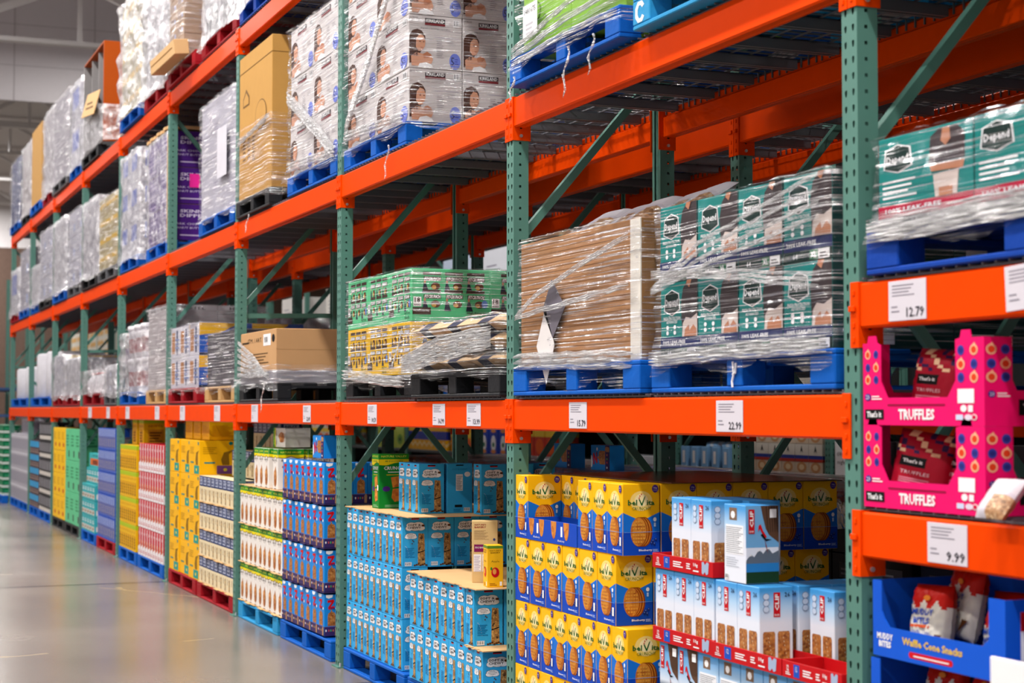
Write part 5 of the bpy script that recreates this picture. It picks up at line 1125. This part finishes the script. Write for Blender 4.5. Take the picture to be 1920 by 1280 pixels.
zc, wr = load(zq, -4.345, -2.95, 2.40, 'deepblue', DT, a_dep2, 3, 1, 'teal underwear carton with crimson band, above truffles', FILM_CLEAR, rows=2, y0=.02, depth=.94, seed=111, res=.045, amp=.009, flare=.02, palx=(-4.37, -2.95), py=-.01, lid=False)
for a in range(5): ribbon(wr, [(-4.35, -.02, 2.09 + a * .012), (-3.6, -.02, 2.10 + a * .014), (-2.95, -.02, 2.12 + a * .018)], .022)
# ================================================================ NEAREST BAY: truffles and waffle cone snacks
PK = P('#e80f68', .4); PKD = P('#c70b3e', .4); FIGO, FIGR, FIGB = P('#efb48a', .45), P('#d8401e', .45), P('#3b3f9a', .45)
def figs(A, xs, ys, rx, ry, ph=0):
    for i, x in enumerate(xs):
        for j, y in enumerate(ys):
            if (i + j + ph) % 2 == 0: A.ell(x, y, rx, ry, FIGO, 1, 16); A.poly([(x - rx * .5, y + ry * .7), (x + rx * .2, y + ry * 1.35), (x + rx * .6, y + ry * .6)], FIGO, 1); A.ell(x, y, rx * .66, ry * .66, FIGR, 2, 12)
            else: A.ell(x, y, rx * .9, ry * .95, FIGB, 1, 16); A.ell(x, y, rx * .6, ry * .5, P('#2a2c78', .45), 2, 10)
def truffle_display():
    t = thing('truffle_display', '', 'display box'); w, d, h = .585, .24, .248
    prof = [(0, 0), (w, 0), (w, h), (w - .055, h), (w - .062, h + .022), (w - .10, h + .022), (w - .107, h), (w - .128, h * .985), (w - .128, h * .52), (w - .165, h * .33), (.128, h * .33), (.094, h * .52), (.094, h * .97), (.075, h), (.068, h + .022), (.03, h + .022), (.023, h), (0, h)]
    def slab(pts, axis, c0, c1, m):
        mb = MB(); k = len(pts)
        f = (lambda p, c: (p[0], c, p[1])) if axis == 'y' else (lambda p, c: (c, p[0], p[1]))
        mb.add([f(p, c0) for p in pts] + [f(p, c1) for p in pts], [tuple(range(k)), tuple(range(k, 2 * k))[::-1]] + [(i, (i + 1) % k, k + (i + 1) % k, k + i) for i in range(k)], m); return mb
    mb = slab(prof, 'y', 0, .003, PK); A = Art(mb, (0, 0, 0), (1, 0, 0), (0, 0, 1), (0, -1, 0), w, h)
    figs(A, (.045, .118), (.86, .70, .55), .024, .055); figs(A, (.825, .925), (.86, .70, .55), .030, .062, 1)
    A.rect(.02, .07, .185, .19, BLK, 1); A.text("That's it", .102, .13, .075, WHT, 3, .13, .03); A.text('TRUFFLES', .465, .13, .13, WHT, 2, .30, .035)
    A.lines(.22, .235, .70, .275, 1, P('#8c1038', .5), 1); A.ell(.045, .34, .028, .045, PURP, 1, 14); A.text('23', .045, .34, .05, WHT, 3, .03); A.lines(.08, .31, .17, .37, 2, WHT, 1)
    A.rect(.80, .26, .925, .42, WHT, 1); A.ell(.845, .20, .024, .04, WHT, 1, 12); A.rect(.88, .16, .915, .235, WHT, 1); A.rect(.785, .07, .84, .13, P('#c9d2ee', .4), 1); A.ell(.88, .10, .03, .035, P('#dcd0e0', .4), 1, 10); A.ell(.925, .10, .022, .035, WHT, 1, 12); A.ell(.925, .10, .016, .026, PKD, 2, 12)
    mb.build('front_panel', t)
    for c0, nm in ((w - .003, 1), (0.0, 0)):
        sp = [(.003, 0), (d, 0), (d, h * .40), (.11, h * .40), (.095, h * .52), (.095, h), (.003, h)]
        mb = slab(sp, 'x', c0, c0 + .003, PK); A = Art(mb, (c0 + .003, 0, 0), (0, 1, 0), (0, 0, 1), (1, 0, 0), d, h)
        if nm: figs(A, (.10, .30), (.86, .70, .55), .075, .06); A.ell(.10, .36, .055, .04, PURP, 1, 14); A.text('23', .10, .36, .04, WHT, 3, .06); A.lines(.18, .33, .36, .39, 2, WHT, 1); A.rect(.48, .12, .95, .30, BLK, 1); A.text("That's it", .72, .21, .09, WHT, 3, .36, .03)
        mb.build('side_panel', t)
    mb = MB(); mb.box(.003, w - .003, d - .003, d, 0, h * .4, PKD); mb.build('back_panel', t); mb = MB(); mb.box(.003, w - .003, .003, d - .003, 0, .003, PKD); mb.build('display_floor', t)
    return t
TD = truffle_display()
zs = 1.263 + ZD + .0005
PR, PB = P('#a8142c', .35), P('#36204e', .35)
def tp(u, v, s): return (P('#f0c9a0', .4) if (int(u * 9) + int(v * 14)) % 5 == 0 else (PB if (int(u * 9) + int(v * 14)) % 3 == 0 else PR)) if v > .66 else (P('#b9b4b2', .4) if (.1 < u < .4 and v < .2) else (BLK if (.15 < u < .6 and .52 < v < .62) else PR))
TPM = pillow(.17, .20, .055, tp, 20, 22, .5, .003, 9); A = Art(TPM, (-.085, -.10, .030), (1, 0, 0), (0, 1, 0), (0, 0, 1), .17, .20, .0006); A.text("That's it", .38, .57, .05, WHT, 3, .34, .03); A.text('TRUFFLES', .45, .42, .045, P('#e8c8d0', .4), 3, .5); A.lines(.2, .28, .8, .36, 3, P('#e08aa0', .4), 2)
TP = tag(TPM.build('snack_pouch'), '', 'bag')
for k, z_ in enumerate((zs, zs + .2485)):
    for i, x in enumerate((-4.405, -3.60)):
        place(TD, (x, .0, z_), 'pink truffle display box, %s row, %s' % ('lower' if k == 0 else 'upper', ('beside the upright', 'at the right edge', 'far right')[i]))
for i, (x, z_, lab) in enumerate(((-4.20, zs + .2485, 'red truffle pouch leaning alone in the upper pink display'), (-4.24, zs, 'red truffle pouch leaning left in lower pink display'), (-4.10, zs, 'red truffle pouch in the middle of the lower pink display'), (-3.98, zs, 'red truffle pouch at the right inside the lower pink display'))):
    place(TP, (x, (.13, .10, .165, .10, .12, .12)[i], z_ + .116), lab, 'bag', None, scale=(1.15, 1.12, 1), rx=R(80), rotz=R((8, 25, 0, -20)[i]), ry=R((4, 9, 0, -6, 0, 0)[i]))
place(NP, (-3.715, -.03, zs + .055), 'pale snack pouch poking out at the right of lower truffle displays', 'bag', None, rx=R(50), scale=(.5, .45, .6))
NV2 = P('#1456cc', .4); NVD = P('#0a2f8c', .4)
def muddy_display():
    t = thing('snack_display', '', 'display box'); w, d, h = .62, .42, .225
    def slab(pts, axis, c0, c1, m):
        mb = MB(); k = len(pts); f = (lambda p, c: (p[0], c, p[1])) if axis == 'y' else (lambda p, c: (c, p[0], p[1]))
        mb.add([f(p, c0) for p in pts] + [f(p, c1) for p in pts], [tuple(range(k)), tuple(range(k, 2 * k))[::-1]] + [(i, (i + 1) % k, k + (i + 1) % k, k + i) for i in range(k)], m); return mb
    prof = [(0, 0), (w, 0), (w, h), (w - .07, h), (w - .07, h * .5), (w - .10, h * .40), (.085, h * .40), (.06, h * .5), (.045, h * .6), (.045, h), (0, h)]
    mb = slab(prof, 'y', 0, .004, NV2); A = Art(mb, (0, 0, 0), (1, 0, 0), (0, 0, 1), (0, -1, 0), w, h)
    A.text('MUDDY', .10, .27, .085, WHT, 2, .13, .04); A.text('BITES', .10, .17, .085, WHT, 2, .10, .04); A.text('Waffle Cone Snacks', .47, .26, .10, P('#d9b44a', .45), 2, .46, .035); A.poly([(.30, .06), (.62, .06), (.63, .10), (.62, .14), (.30, .14), (.29, .10)], RED, 1); A.lines(.33, .085, .60, .12, 1, WHT, 2)
    mb.build('front_panel', t)
    for c0 in (0, w - .004):
        mb = slab([(.004, 0), (d, 0), (d, h), (.004, h)], 'x', c0, c0 + .004, NV2)
        if c0: A = Art(mb, (w, 0, 0), (0, 1, 0), (0, 0, 1), (1, 0, 0), d, h); A.rect(.12, .2, .4, .85, WHT, 1); A.rect(.12, .62, .4, .85, RED, 2)
        mb.build('side_panel', t)
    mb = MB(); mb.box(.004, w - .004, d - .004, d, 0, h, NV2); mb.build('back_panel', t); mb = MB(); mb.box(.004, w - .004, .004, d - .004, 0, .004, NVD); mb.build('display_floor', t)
    return t
MD = muddy_display()
BW, BR = P('#d9d4c8', .35), P('#c01c12', .35)
def mp_(u, v, s): return BR if v > .70 + .06 * math.sin(u * 19) else BW
MPM = pillow(.155, .21, .06, mp_, 22, 26, .5, .004, 12); A = Art(MPM, (-.0775, -.105, .032), (1, 0, 0), (0, 1, 0), (0, 0, 1), .155, .21, .0006)
A.text('MUDDY', .42, .60, .09, ROYAL, 2, .55, .03); A.text('BITES', .40, .48, .09, ROYAL, 2, .42, .03); A.rect(.12, .38, .62, .42, P('#c9502a', .4), 2); A.text('Waffle Cone', .4, .32, .05, ROYAL, 2, .5); A.text('Snacks', .4, .24, .05, ROYAL, 2, .3); A.ell(.5, .80, .09, .04, P('#e8842a', .4), 2, 10); A.poly([(.7, .1), (.98, .3), (.78, .3)], BROWN, 2)
MPo = tag(MPM.build('snack_pouch'), '', 'bag')
pallet('blue', -4.38, -3.1, 0.0, 'blue floor pallet under the blue waffle snack displays', .01)
for k in range(4):
    for i, x in enumerate((-4.375, -3.60)):
        place(MD, (x + (.012 if k == 3 else 0), .0, PHL + k * .2345), 'blue waffle cone snack display, %s tier, %s' % (ORD[k], 'beside the upright' if i == 0 else 'at right edge'))
zm = PHL + 3 * .2345
for i, (x, y, dz, a, b_, lab) in enumerate(((-4.20, .10, .115, 8, -2, 'white and red snack pouch in front of the blue display'), (-4.16, .19, .165, -6, 5, 'white and red snack pouch tipping behind the front one'), (-4.05, .28, .10, 20, 0, 'shaded white snack pouch in the middle of blue display'), (-3.91, .12, .09, -14, -8, 'white and red snack pouch at the right inside the blue display'),
      )): place(MPo, (x, y, zm + dz), lab, 'bag', None, rx=R(80), rotz=R(a), ry=R(b_))
for i, x in enumerate((-4.22, -4.02, -3.88)): place(MPo, (x, .16, zm - .2345 + .115), 'snack pouch in the third tier blue display, %s from left' % COLN[i], 'bag', 'pouches in third tier display', rx=R(76), rotz=R(10 - 12 * i))
t = thing('sign_board', 'plain white sign board at the lower right corner', 'sign', (-3.40, -.32, 0)); 
mb = MB(); mb.box(0, .8, 0, .012, .55, .975, WHT, .003); mb.build('panel', t)
for x in (.1, .7):
    mb = MB(); mb.box(x, x + .02, .002, .010, 0, .552, GALV); mb.build('leg', t)
mb = MB(); mb.tube([(0, 0, 0), (-.004, 0, .02), (.008, 0, .045), (.002, 0, .09)], .004, WHT, 5); mb.tube([(0, 0, .045), (.02, 0, .05), (.024, 0, .085)], .004, WHT, 5)
tag(mb.build('chalk_mark', None, (-5.20, -.006, L1 + ZD + .015)), 'white chalk mark on the middle block of the blue pallet under teal cartons', 'marking')
# ================================================================ PRICE TAGS
CARD = P('#cfcad2', .5, .02)
def price(x0, x1, z0, z1, y, t, lab, rot=0.0):
    w, h = x1 - x0, z1 - z0; mb = MB(); mb.box(0, w, -.002, 0, 0, h, CARD, .0005); A = Art(mb, (0, -.002, 0), (1, 0, 0), (0, 0, 1), (0, -1, 0), w, h, .0005)
    A.lines(.10, .62, .70, .95, 4, P('#8d8894', .5), 1, .35); A.lines(.08, .22, .3, .45, 2, P('#8d8894', .5), 1, .3)
    if t: A.text(t, .72, .20, .25, P('#37333c', .5), 2, .46, .015)
    o = tag(mb.build('price_tag', None, (x0, y, z0)), lab, 'price tag'); o.rotation_euler = (0, rot, 0)
for x0, x1, t, lab in ((-9.495, -9.321, '10.59', 'white price tag 10.59 under the green bar cases'), (-8.356, -8.168, '16.99', 'white price tag 16.99 left of the 13.99 one'), (-7.851, -7.66, '13.99', 'white price tag 13.99 under the sacks'), (-6.61, -6.431, '15.79', 'white price tag 15.79 under the big brown carton'), (-5.325, -5.136, '22.99', 'white price tag 22.99 under teal cartons'), (-10.929, -10.743, '22.49', 'white price tag 22.49 near the third upright')): price(x0, x1, L1 - .125, L1 - .014, -.001, t, lab)
for i, (x0, x1) in enumerate(((-12.388, -12.189), (-13.68, -13.461), (-15.097, -14.882), (-16.322, -16.101), (-18.012, -17.779), (-19.306, -19.078), (-20.699, -20.439))): price(x0, x1, L1 - .132, L1 - .004, -.001, None, 'small grey price tag on the long beam, %s left of the 22.49 tag' % COLN[i])
price(-4.264, -4.078, 1.839, 1.958, -.001, '12.79', 'white price tag 12.79 above the pink displays'); price(-3.72, -3.53, 1.838, 1.960, -.001, '11.49', 'white price tag at the right edge above pink displays', R(-3)); price(-4.083, -3.90, 1.137, 1.252, -.001, '9.99', 'white price tag 9.99 under the pink displays')
# ================================================================ RACK BEHIND: floor loads, upper loads
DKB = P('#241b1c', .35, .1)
def a_dark(A, k): A.rect(.2, .6, .8, .85, P('#5a5558', .5), 1); A.lines(.25, .65, .7, .8, 2, P('#a8a4a8', .5), 2)
BX = [(-7.12, -5.92), (-5.86, -4.62), (-9.94, -8.70), (-8.64, -7.44), (-12.76, -11.52), (-11.46, -10.26), (-4.38, -3.1)]
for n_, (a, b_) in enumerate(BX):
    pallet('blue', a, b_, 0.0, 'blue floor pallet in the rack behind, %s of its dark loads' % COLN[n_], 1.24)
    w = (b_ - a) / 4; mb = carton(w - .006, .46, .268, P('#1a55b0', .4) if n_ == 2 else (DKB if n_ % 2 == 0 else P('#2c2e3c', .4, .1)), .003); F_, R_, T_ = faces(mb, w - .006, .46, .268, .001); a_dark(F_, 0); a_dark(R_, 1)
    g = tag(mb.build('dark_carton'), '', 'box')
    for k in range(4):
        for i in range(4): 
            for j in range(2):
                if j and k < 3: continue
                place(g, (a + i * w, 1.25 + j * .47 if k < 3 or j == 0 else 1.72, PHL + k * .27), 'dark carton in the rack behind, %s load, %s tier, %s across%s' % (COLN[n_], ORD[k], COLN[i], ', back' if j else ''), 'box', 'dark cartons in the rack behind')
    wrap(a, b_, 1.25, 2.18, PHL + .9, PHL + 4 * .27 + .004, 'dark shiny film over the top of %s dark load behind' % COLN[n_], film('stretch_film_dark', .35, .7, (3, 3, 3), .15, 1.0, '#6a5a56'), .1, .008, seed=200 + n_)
def a_pinkish(A, k): A.lines(.1, .2, .8, .8, 5, P('#c89ab4', .5), 1, .4)
load(L1, -12.70, -11.5, 2.60, 'blue', P('#b7a2b4', .5), a_pinkish, 2, 3, 'pale pink carton in the rack behind', FILM_MILKY, rows=1, y0=1.26, seed=210, res=.1)
for i, (k, a, b_, top, bs) in enumerate(((5, -17.2, -16.0, 2.5, LAVB), (6, -20.1, -18.8, 2.4, GREYB), (8, -25.7, -24.4, 2.5, GREYB))): load(L1, a, b_, top, 'blue', bs, a_misc, 2, 2, 'pale carton in the rack behind, %s of three' % COLN[i], FILM_MILKY, rows=1, y0=1.26, seed=220 + i, res=.12)
for i, (lv, a, b_, top, bs) in enumerate(((L2, -4.40, -3.2, 4.2, GREYB), (L2, -5.88, -4.66, 4.1, LAVB), (L2, -9.9, -8.7, 4.2, GREYB), (L2, -12.7, -11.5, 4.2, KRAFT), (L2, -15.5, -14.3, 4.2, GREYB), (L2, -14.2, -13.1, 4.1, LAVB), (L2, -18.4, -17.2, 4.2, KRAFT), (L3, -7.1, -5.9, 5.5, GREYB), (L3, -9.9, -8.7, 5.6, LAVB), (L3, -12.7, -11.5, 5.6, GREYB), (L3, -15.5, -14.3, 5.6, KRAFT), (L3, -18.4, -17.2, 5.6, LAVB), (L3, -21.2, -20, 5.6, GREYB))):
    load(lv, a, b_, top, 'blue', bs, a_misc, 2, 2, 'load in the rack behind, high up, %s' % COLN[i] if i < 12 else 'load in the rack behind, high up, last', FILM_MID, rows=1, y0=1.26, seed=230 + i, res=.14)
# unseen top-level loads added over the nearest bays to shade the decks below
for i, (a, b_) in enumerate(((-7.1, -5.9), (-5.8, -4.6), (-9.9, -8.7), (-8.6, -7.4), (-11.4, -10.25), (-4.3, -3.1))): load(L3, a, b_, 5.7, 'blue', GREYB, a_misc, 2, 2, 'unseen shading carton on top level above the %s' % ('green cartons', 'light blue pallet', 'tall diaper load', 'right diaper cartons', 'lower diaper load', 'middle brown carton')[i], FILM_MID, rows=1, y0=.0, seed=260 + i, res=.14)
load(L2, -4.30, -3.05, 4.2, 'wood', KRAFT, None, 2, 2, 'brown carton above the wrapped teal cartons', FILM_MID, rows=2, y0=.02, seed=270, res=.12)
# ================================================================ ACROSS THE NEXT AISLE
Y3 = 5.0
for i, x in enumerate([-9.6 - 2.82 * q for q in range(10)]): place(FR, (x, Y3, 0), 'green upright frame across the next aisle, %s from the right' % COLN[i], None, 'upright frames across the next aisle')
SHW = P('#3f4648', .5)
for i in range(9):
    x1 = -9.6 - 2.82 * i; x0 = x1 - B + PW
    for z, nm in ((.72, 'low'), (1.02, 'middle'), (1.60, 'high')):
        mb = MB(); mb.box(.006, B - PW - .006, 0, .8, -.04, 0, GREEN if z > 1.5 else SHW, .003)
        t = thing('store_shelf', 'shelf across the next aisle, %s board, %s bay from the right' % (nm, COLN[i]), 'shelf', (x0, Y3 + .01, z)); mb.build('shelf_board', t)
        mb = MB(); mb.box(.006, B - PW - .006, .78, .795, .0, .52 if z > 1.3 or z < 1.0 and False else (.26 if z < 1 else .535), P('#242325', .7)); mb.build('back_panel', t)  # dark sheet added to stand for the shaded depth of the shelf
    for lv in (L2, L3): place(BM, (x0, Y3, lv), 'orange beam across next aisle, %s level, %s bay from right' % ('middle' if lv == L2 else 'top', COLN[i]), None, 'orange beams across the next aisle')
def a_cup(A, k): A.rect(0, .62, 1, 1, P('#cfc8bc', .4), 1); A.rect(0, .5, 1, .62, P('#2c3c8c', .4), 1); A.rect(0, .4, 1, .5, P('#b03828', .4), 1); A.ell(.5, .22, .36, .18, P('#c08a5c', .5), 1, 12); A.ell(.5, .22, .2, .1, P('#e0c49a', .5), 2, 10); A.poly([(.4, .7), (.5, .95), (.6, .7), (.5, .78)], BLK, 2)
def a_v8(A, k): A.rect(0, 0, 1, 1, P('#1c3aa8', .4), 1); A.ell(.5, .5, .28, .42, WHT, 2, 12); A.ell(.5, .45, .14, .12, P('#1a7a5a', .4), 3, 8); A.ell(.5, .12, .3, .1, P('#d9884a', .4), 3, 8)
def a_or(A, k): A.ell(.5, .4, .4, .3, P('#e05a12', .4), 1, 12); A.rect(0, .75, 1, 1, P('#e8c23a', .4), 1)
def a_lg(A, k): A.ell(.5, .5, .35, .3, P('#6aa02a', .4), 1, 10); A.ell(.5, .5, .15, .12, P('#284a12', .4), 2, 8)
def a_zig(A, k): A.rect(0, .0, 1, .55, P('#efb010', .4), 1); A.rect(0, .55, 1, 1, P('#2a3a9c', .4), 1); A.poly([(0, .3), (.25, .5), (.5, .3), (.75, .5), (1, .3), (1, .15), (.75, .35), (.5, .15), (.25, .35), (0, .15)], P('#f6d890', .4), 2)
def far(nm, cat, w, d, h, col, art, x0, x1, z, n, lab, tiers=1, rows=1):
    st = (x1 - x0) / n; w = min(w, st - .006); h = min(h, .262) if tiers == 2 and z > .5 else h
    g = simple(nm, w, d, h, P(col, .45), art or (lambda A, k: None)); g['category'] = cat
    for k in range(tiers):
        for i in range(n): place(g, (x0 + i * st, Y3 + .03, z + .001 + k * (h + .002)), lab + ', %s from left%s' % (COLN[i], '' if tiers == 1 else ', %s tier' % ORD[k]), cat, lab)
far('noodle_cup_pack', 'box', .22, .3, .28, '#c9b49c', a_cup, -13.85, -12.50, 1.02, 6, 'instant noodle cup pack across the aisle', 2)
far('juice_pack', 'box', .30, .3, .30, '#1c3aa8', a_v8, -20.7, -19.7, 1.02, 3, 'blue juice pack across the aisle', 2)
far('orange_jar_pack', 'box', .28, .3, .27, '#e8a020', a_or, -21.8, -21.0, 1.02, 3, 'orange jar pack across the next aisle', 2)
far('yellow_pack', 'box', .42, .3, .30, '#efb010', a_zig, -23.6, -22.0, 1.02, 4, 'yellow and blue zigzag pack across the aisle', 2)
far('lime_pack', 'box', .38, .3, .30, '#b6c84a', a_lg, -25.4, -23.8, 1.02, 4, 'lime green fruit pack across the aisle', 2)
far('jar_carton', 'box', .36, .3, .28, '#d8cfc4', a_or, -28.9, -26.6, 1.02, 6, 'white carton with orange picture across aisle', 2)
far('blue_bag_pack', 'box', .12, .2, .20, '#7fb0dc', lambda A, k: A.rect(.3, .2, .7, .8, WHT, 1), -15.1, -14.05, 1.02, 5, 'light blue snack carton across the aisle')
BBG = pillow(.30, .24, .14, lambda u, v, s: P('#8ab8e2', .4) if (u + v) % .5 < .28 else P('#d5dce6', .4), 10, 10, .5, .01, 21).build('snack_bag'); tag(BBG, '', 'bag')
for i, x in enumerate((-14.98, -14.66, -14.34, -14.02)): place(BBG, (x, Y3 + .36, 1.02 + .13), 'light blue snack bag behind the small cartons, %s' % COLN[i], 'bag', 'light blue snack bags across aisle', rx=R(80))
far('white_tray', 'box', .55, .3, .08, '#cfd4dc', None, -16.7, -15.4, 1.02, 2, 'flat white tray across the next aisle')
far('dark_red_case', 'box', .55, .3, .26, '#4a1018', None, -17.9, -15.4, .722, 4, 'dark red case across the next aisle')
far('red_fruit_carton', 'box', .30, .3, .32, '#c23a2a', a_or, -19.2, -18.2, 1.02, 3, 'red fruit carton across the next aisle')
far('white_carton', 'box', .32, .3, .26, '#ddd8d2', a_lg, -17.95, -15.4, 1.602, 8, 'white carton on high shelf across aisle')
far('kraft_bowl_pack', 'box', .27, .3, .26, '#a9886a', a_cup, -13.85, -12.5, 1.602, 5, 'brown bowl pack on high shelf across aisle')
mb = MB(); mb.box(0, .24, 0, .2, 0, .30, WHT, .003); A = Art(mb, (0, 0, 0), (1, 0, 0), (0, 0, 1), (0, -1, 0), .24, .3); A.text('over', .4, .62, .13, BLK, 1, .5); A.text('night', .45, .38, .15, BLK, 1, .55); tag(mb.build('oats_carton', None, (-12.30, Y3 + .02, 1.021)), 'white carton reading over night across the aisle', 'box')
far('dark_case', 'box', .5, .3, .30, '#2b2428', None, -12.0, -9.7, 1.02, 4, 'dark case across the next aisle, right end')
for i in range(8):
    x1 = -12.5 - 2.82 * i
    far('floor_case', 'box', .55, .6, .33, ['#3a4a5a', '#5a3a2a', '#4a5a3a', '#5a4a5a'][i % 4], a_misc, x1 - 2.6, x1 - .1, 0.0, 4, 'floor case across the aisle, %s bay from right' % COLN[i], 2)
for i, (x, z, c) in enumerate(((-22.1, L2, '#b9c6da'), (-20.6, L2, '#d7dae2'), (-25.0, L2, '#c9b8c8'), (-28.0, L2, '#d9d6ce'), (-31.0, L2, '#d8d4d0'), (-17.0, L2, '#c9c4c4'))):
    mb = carton(1.1, .9, .62, P(c, .5), .004); F_, R_, T_ = faces(mb, 1.1, .9, .62, .002); a_misc(F_, 0); tag(mb.build('bulk_carton', None, (x, Y3 + .02, z + .001)), 'pale bulk carton high across the aisle, %s' % COLN[i], 'box')
# white and yellow packs high on racks far beyond
t = 0
for i, x in enumerate((-59.8, -58.42, -56.87, -55.47, -53.87, -52.47)):
    mb = carton(1.35, .9, 1.0, P('#dfdcd0', .5), .004); F_, R_, T_ = faces(mb, 1.35, .9, 1.0, .004)
    for a in range(3):
        for c in range(3): F_.ell(.2 + .3 * a, .2 + .3 * c, .11, .09, P('#e8a81a', .5), 1, 12)
    tag(mb.build('bulk_carton', None, (x, 5.0, 3.18)), 'white bulk pack with yellow dots on a distant rack, %s' % COLN[i], 'box')
for i, x in enumerate((-60.0, -57.0, -54.0, -51.0)): place(FR, (x, 5.0, 0), 'green upright frame of the distant rack, %s from left' % COLN[i], None, 'upright frames of the distant rack')
for i, x in enumerate((-60.0, -57.0, -54.0)): place(BM, (x + PW, 5.0, 3.17), 'orange beam of distant rack, %s from left' % COLN[i], None, 'beams of the distant rack', scale=(2.915 / 2.735, 1, 1))
# beyond the end of the rack: green drink cases and a blue shelf rack
GC = simple('drink_case', .40, .3, .13, P('#0f6a44', .4), lambda A, k: (A.rect(0, .0, 1, .3, P('#c8d2cc', .5), 1), A.lines(.1, .5, .9, .8, 1, P('#3aa070', .4), 1)))
pallet('blue', -32.45, -31.2, 0, 'blue floor pallet under the green drink cases at far left', -.1)
for k in range(9):
    for i in range(3): place(GC, (-32.42 + i * .405, -.08, PHL + k * .133), 'green drink case at the far left, %s tier, %s' % (ORD[k], COLN[i]), 'box', 'green drink cases at the far left')
pallet('blue', -30.95, -29.98, 0, 'blue floor pallet at the very end of the rack', -.1)
for k in range(9): 
    for i in range(2): place(GC, (-30.93 + i * .405, -.08, PHL + k * .133), 'green drink case beside the last upright, %s tier, %s' % (ORD[k], COLN[i]), 'box', 'green drink cases beside last upright')
for i, (x, y) in enumerate(((-36, -1.2), (-36, .9), (-40, -1.2), (-40, .9))): place(FR, (x, y, 0), 'green upright frame beyond the rack end, %s' % ('near left', 'near right', 'far left', 'far right')[i], None, rotz=0)
for i, (z, c) in enumerate(((1.05, '#3a2c28'), (1.5, '#c8c4c6'), (2.05, '#2f4a6a'))):
    t = thing('store_shelf', 'shelf with goods beyond the end of the rack, %s' % ('low', 'middle', 'high')[i], 'shelf', (-39.9, -.9, z)); mb = MB(); mb.box(0, 3.88, 0, 1.8, -.05, 0, P('#35507c', .5)); mb.build('shelf_board', t)
for i in range(6):
    mb = carton(.5, .5, .42, P(['#8a5a3c', '#c9c4c0', '#b08a70', '#d6d2d0', '#70402c', '#a9a4a8'][i], .5)); tag(mb.build('display_carton', None, (-39.85 + .55 * i, -.88, 1.501)), 'carton on the middle shelf beyond the rack end, %s' % COLN[i], 'box')
    mb = carton(.5, .5, .5, P(['#d9d6d6', '#c9a488', '#8a6a50', '#d0ccd0', '#a8543a', '#c9c4c0'][i], .5)); tag(mb.build('display_carton', None, (-39.85 + .55 * i, -.88, 2.051)), 'carton on the high shelf beyond the rack end, %s' % COLN[i], 'box')
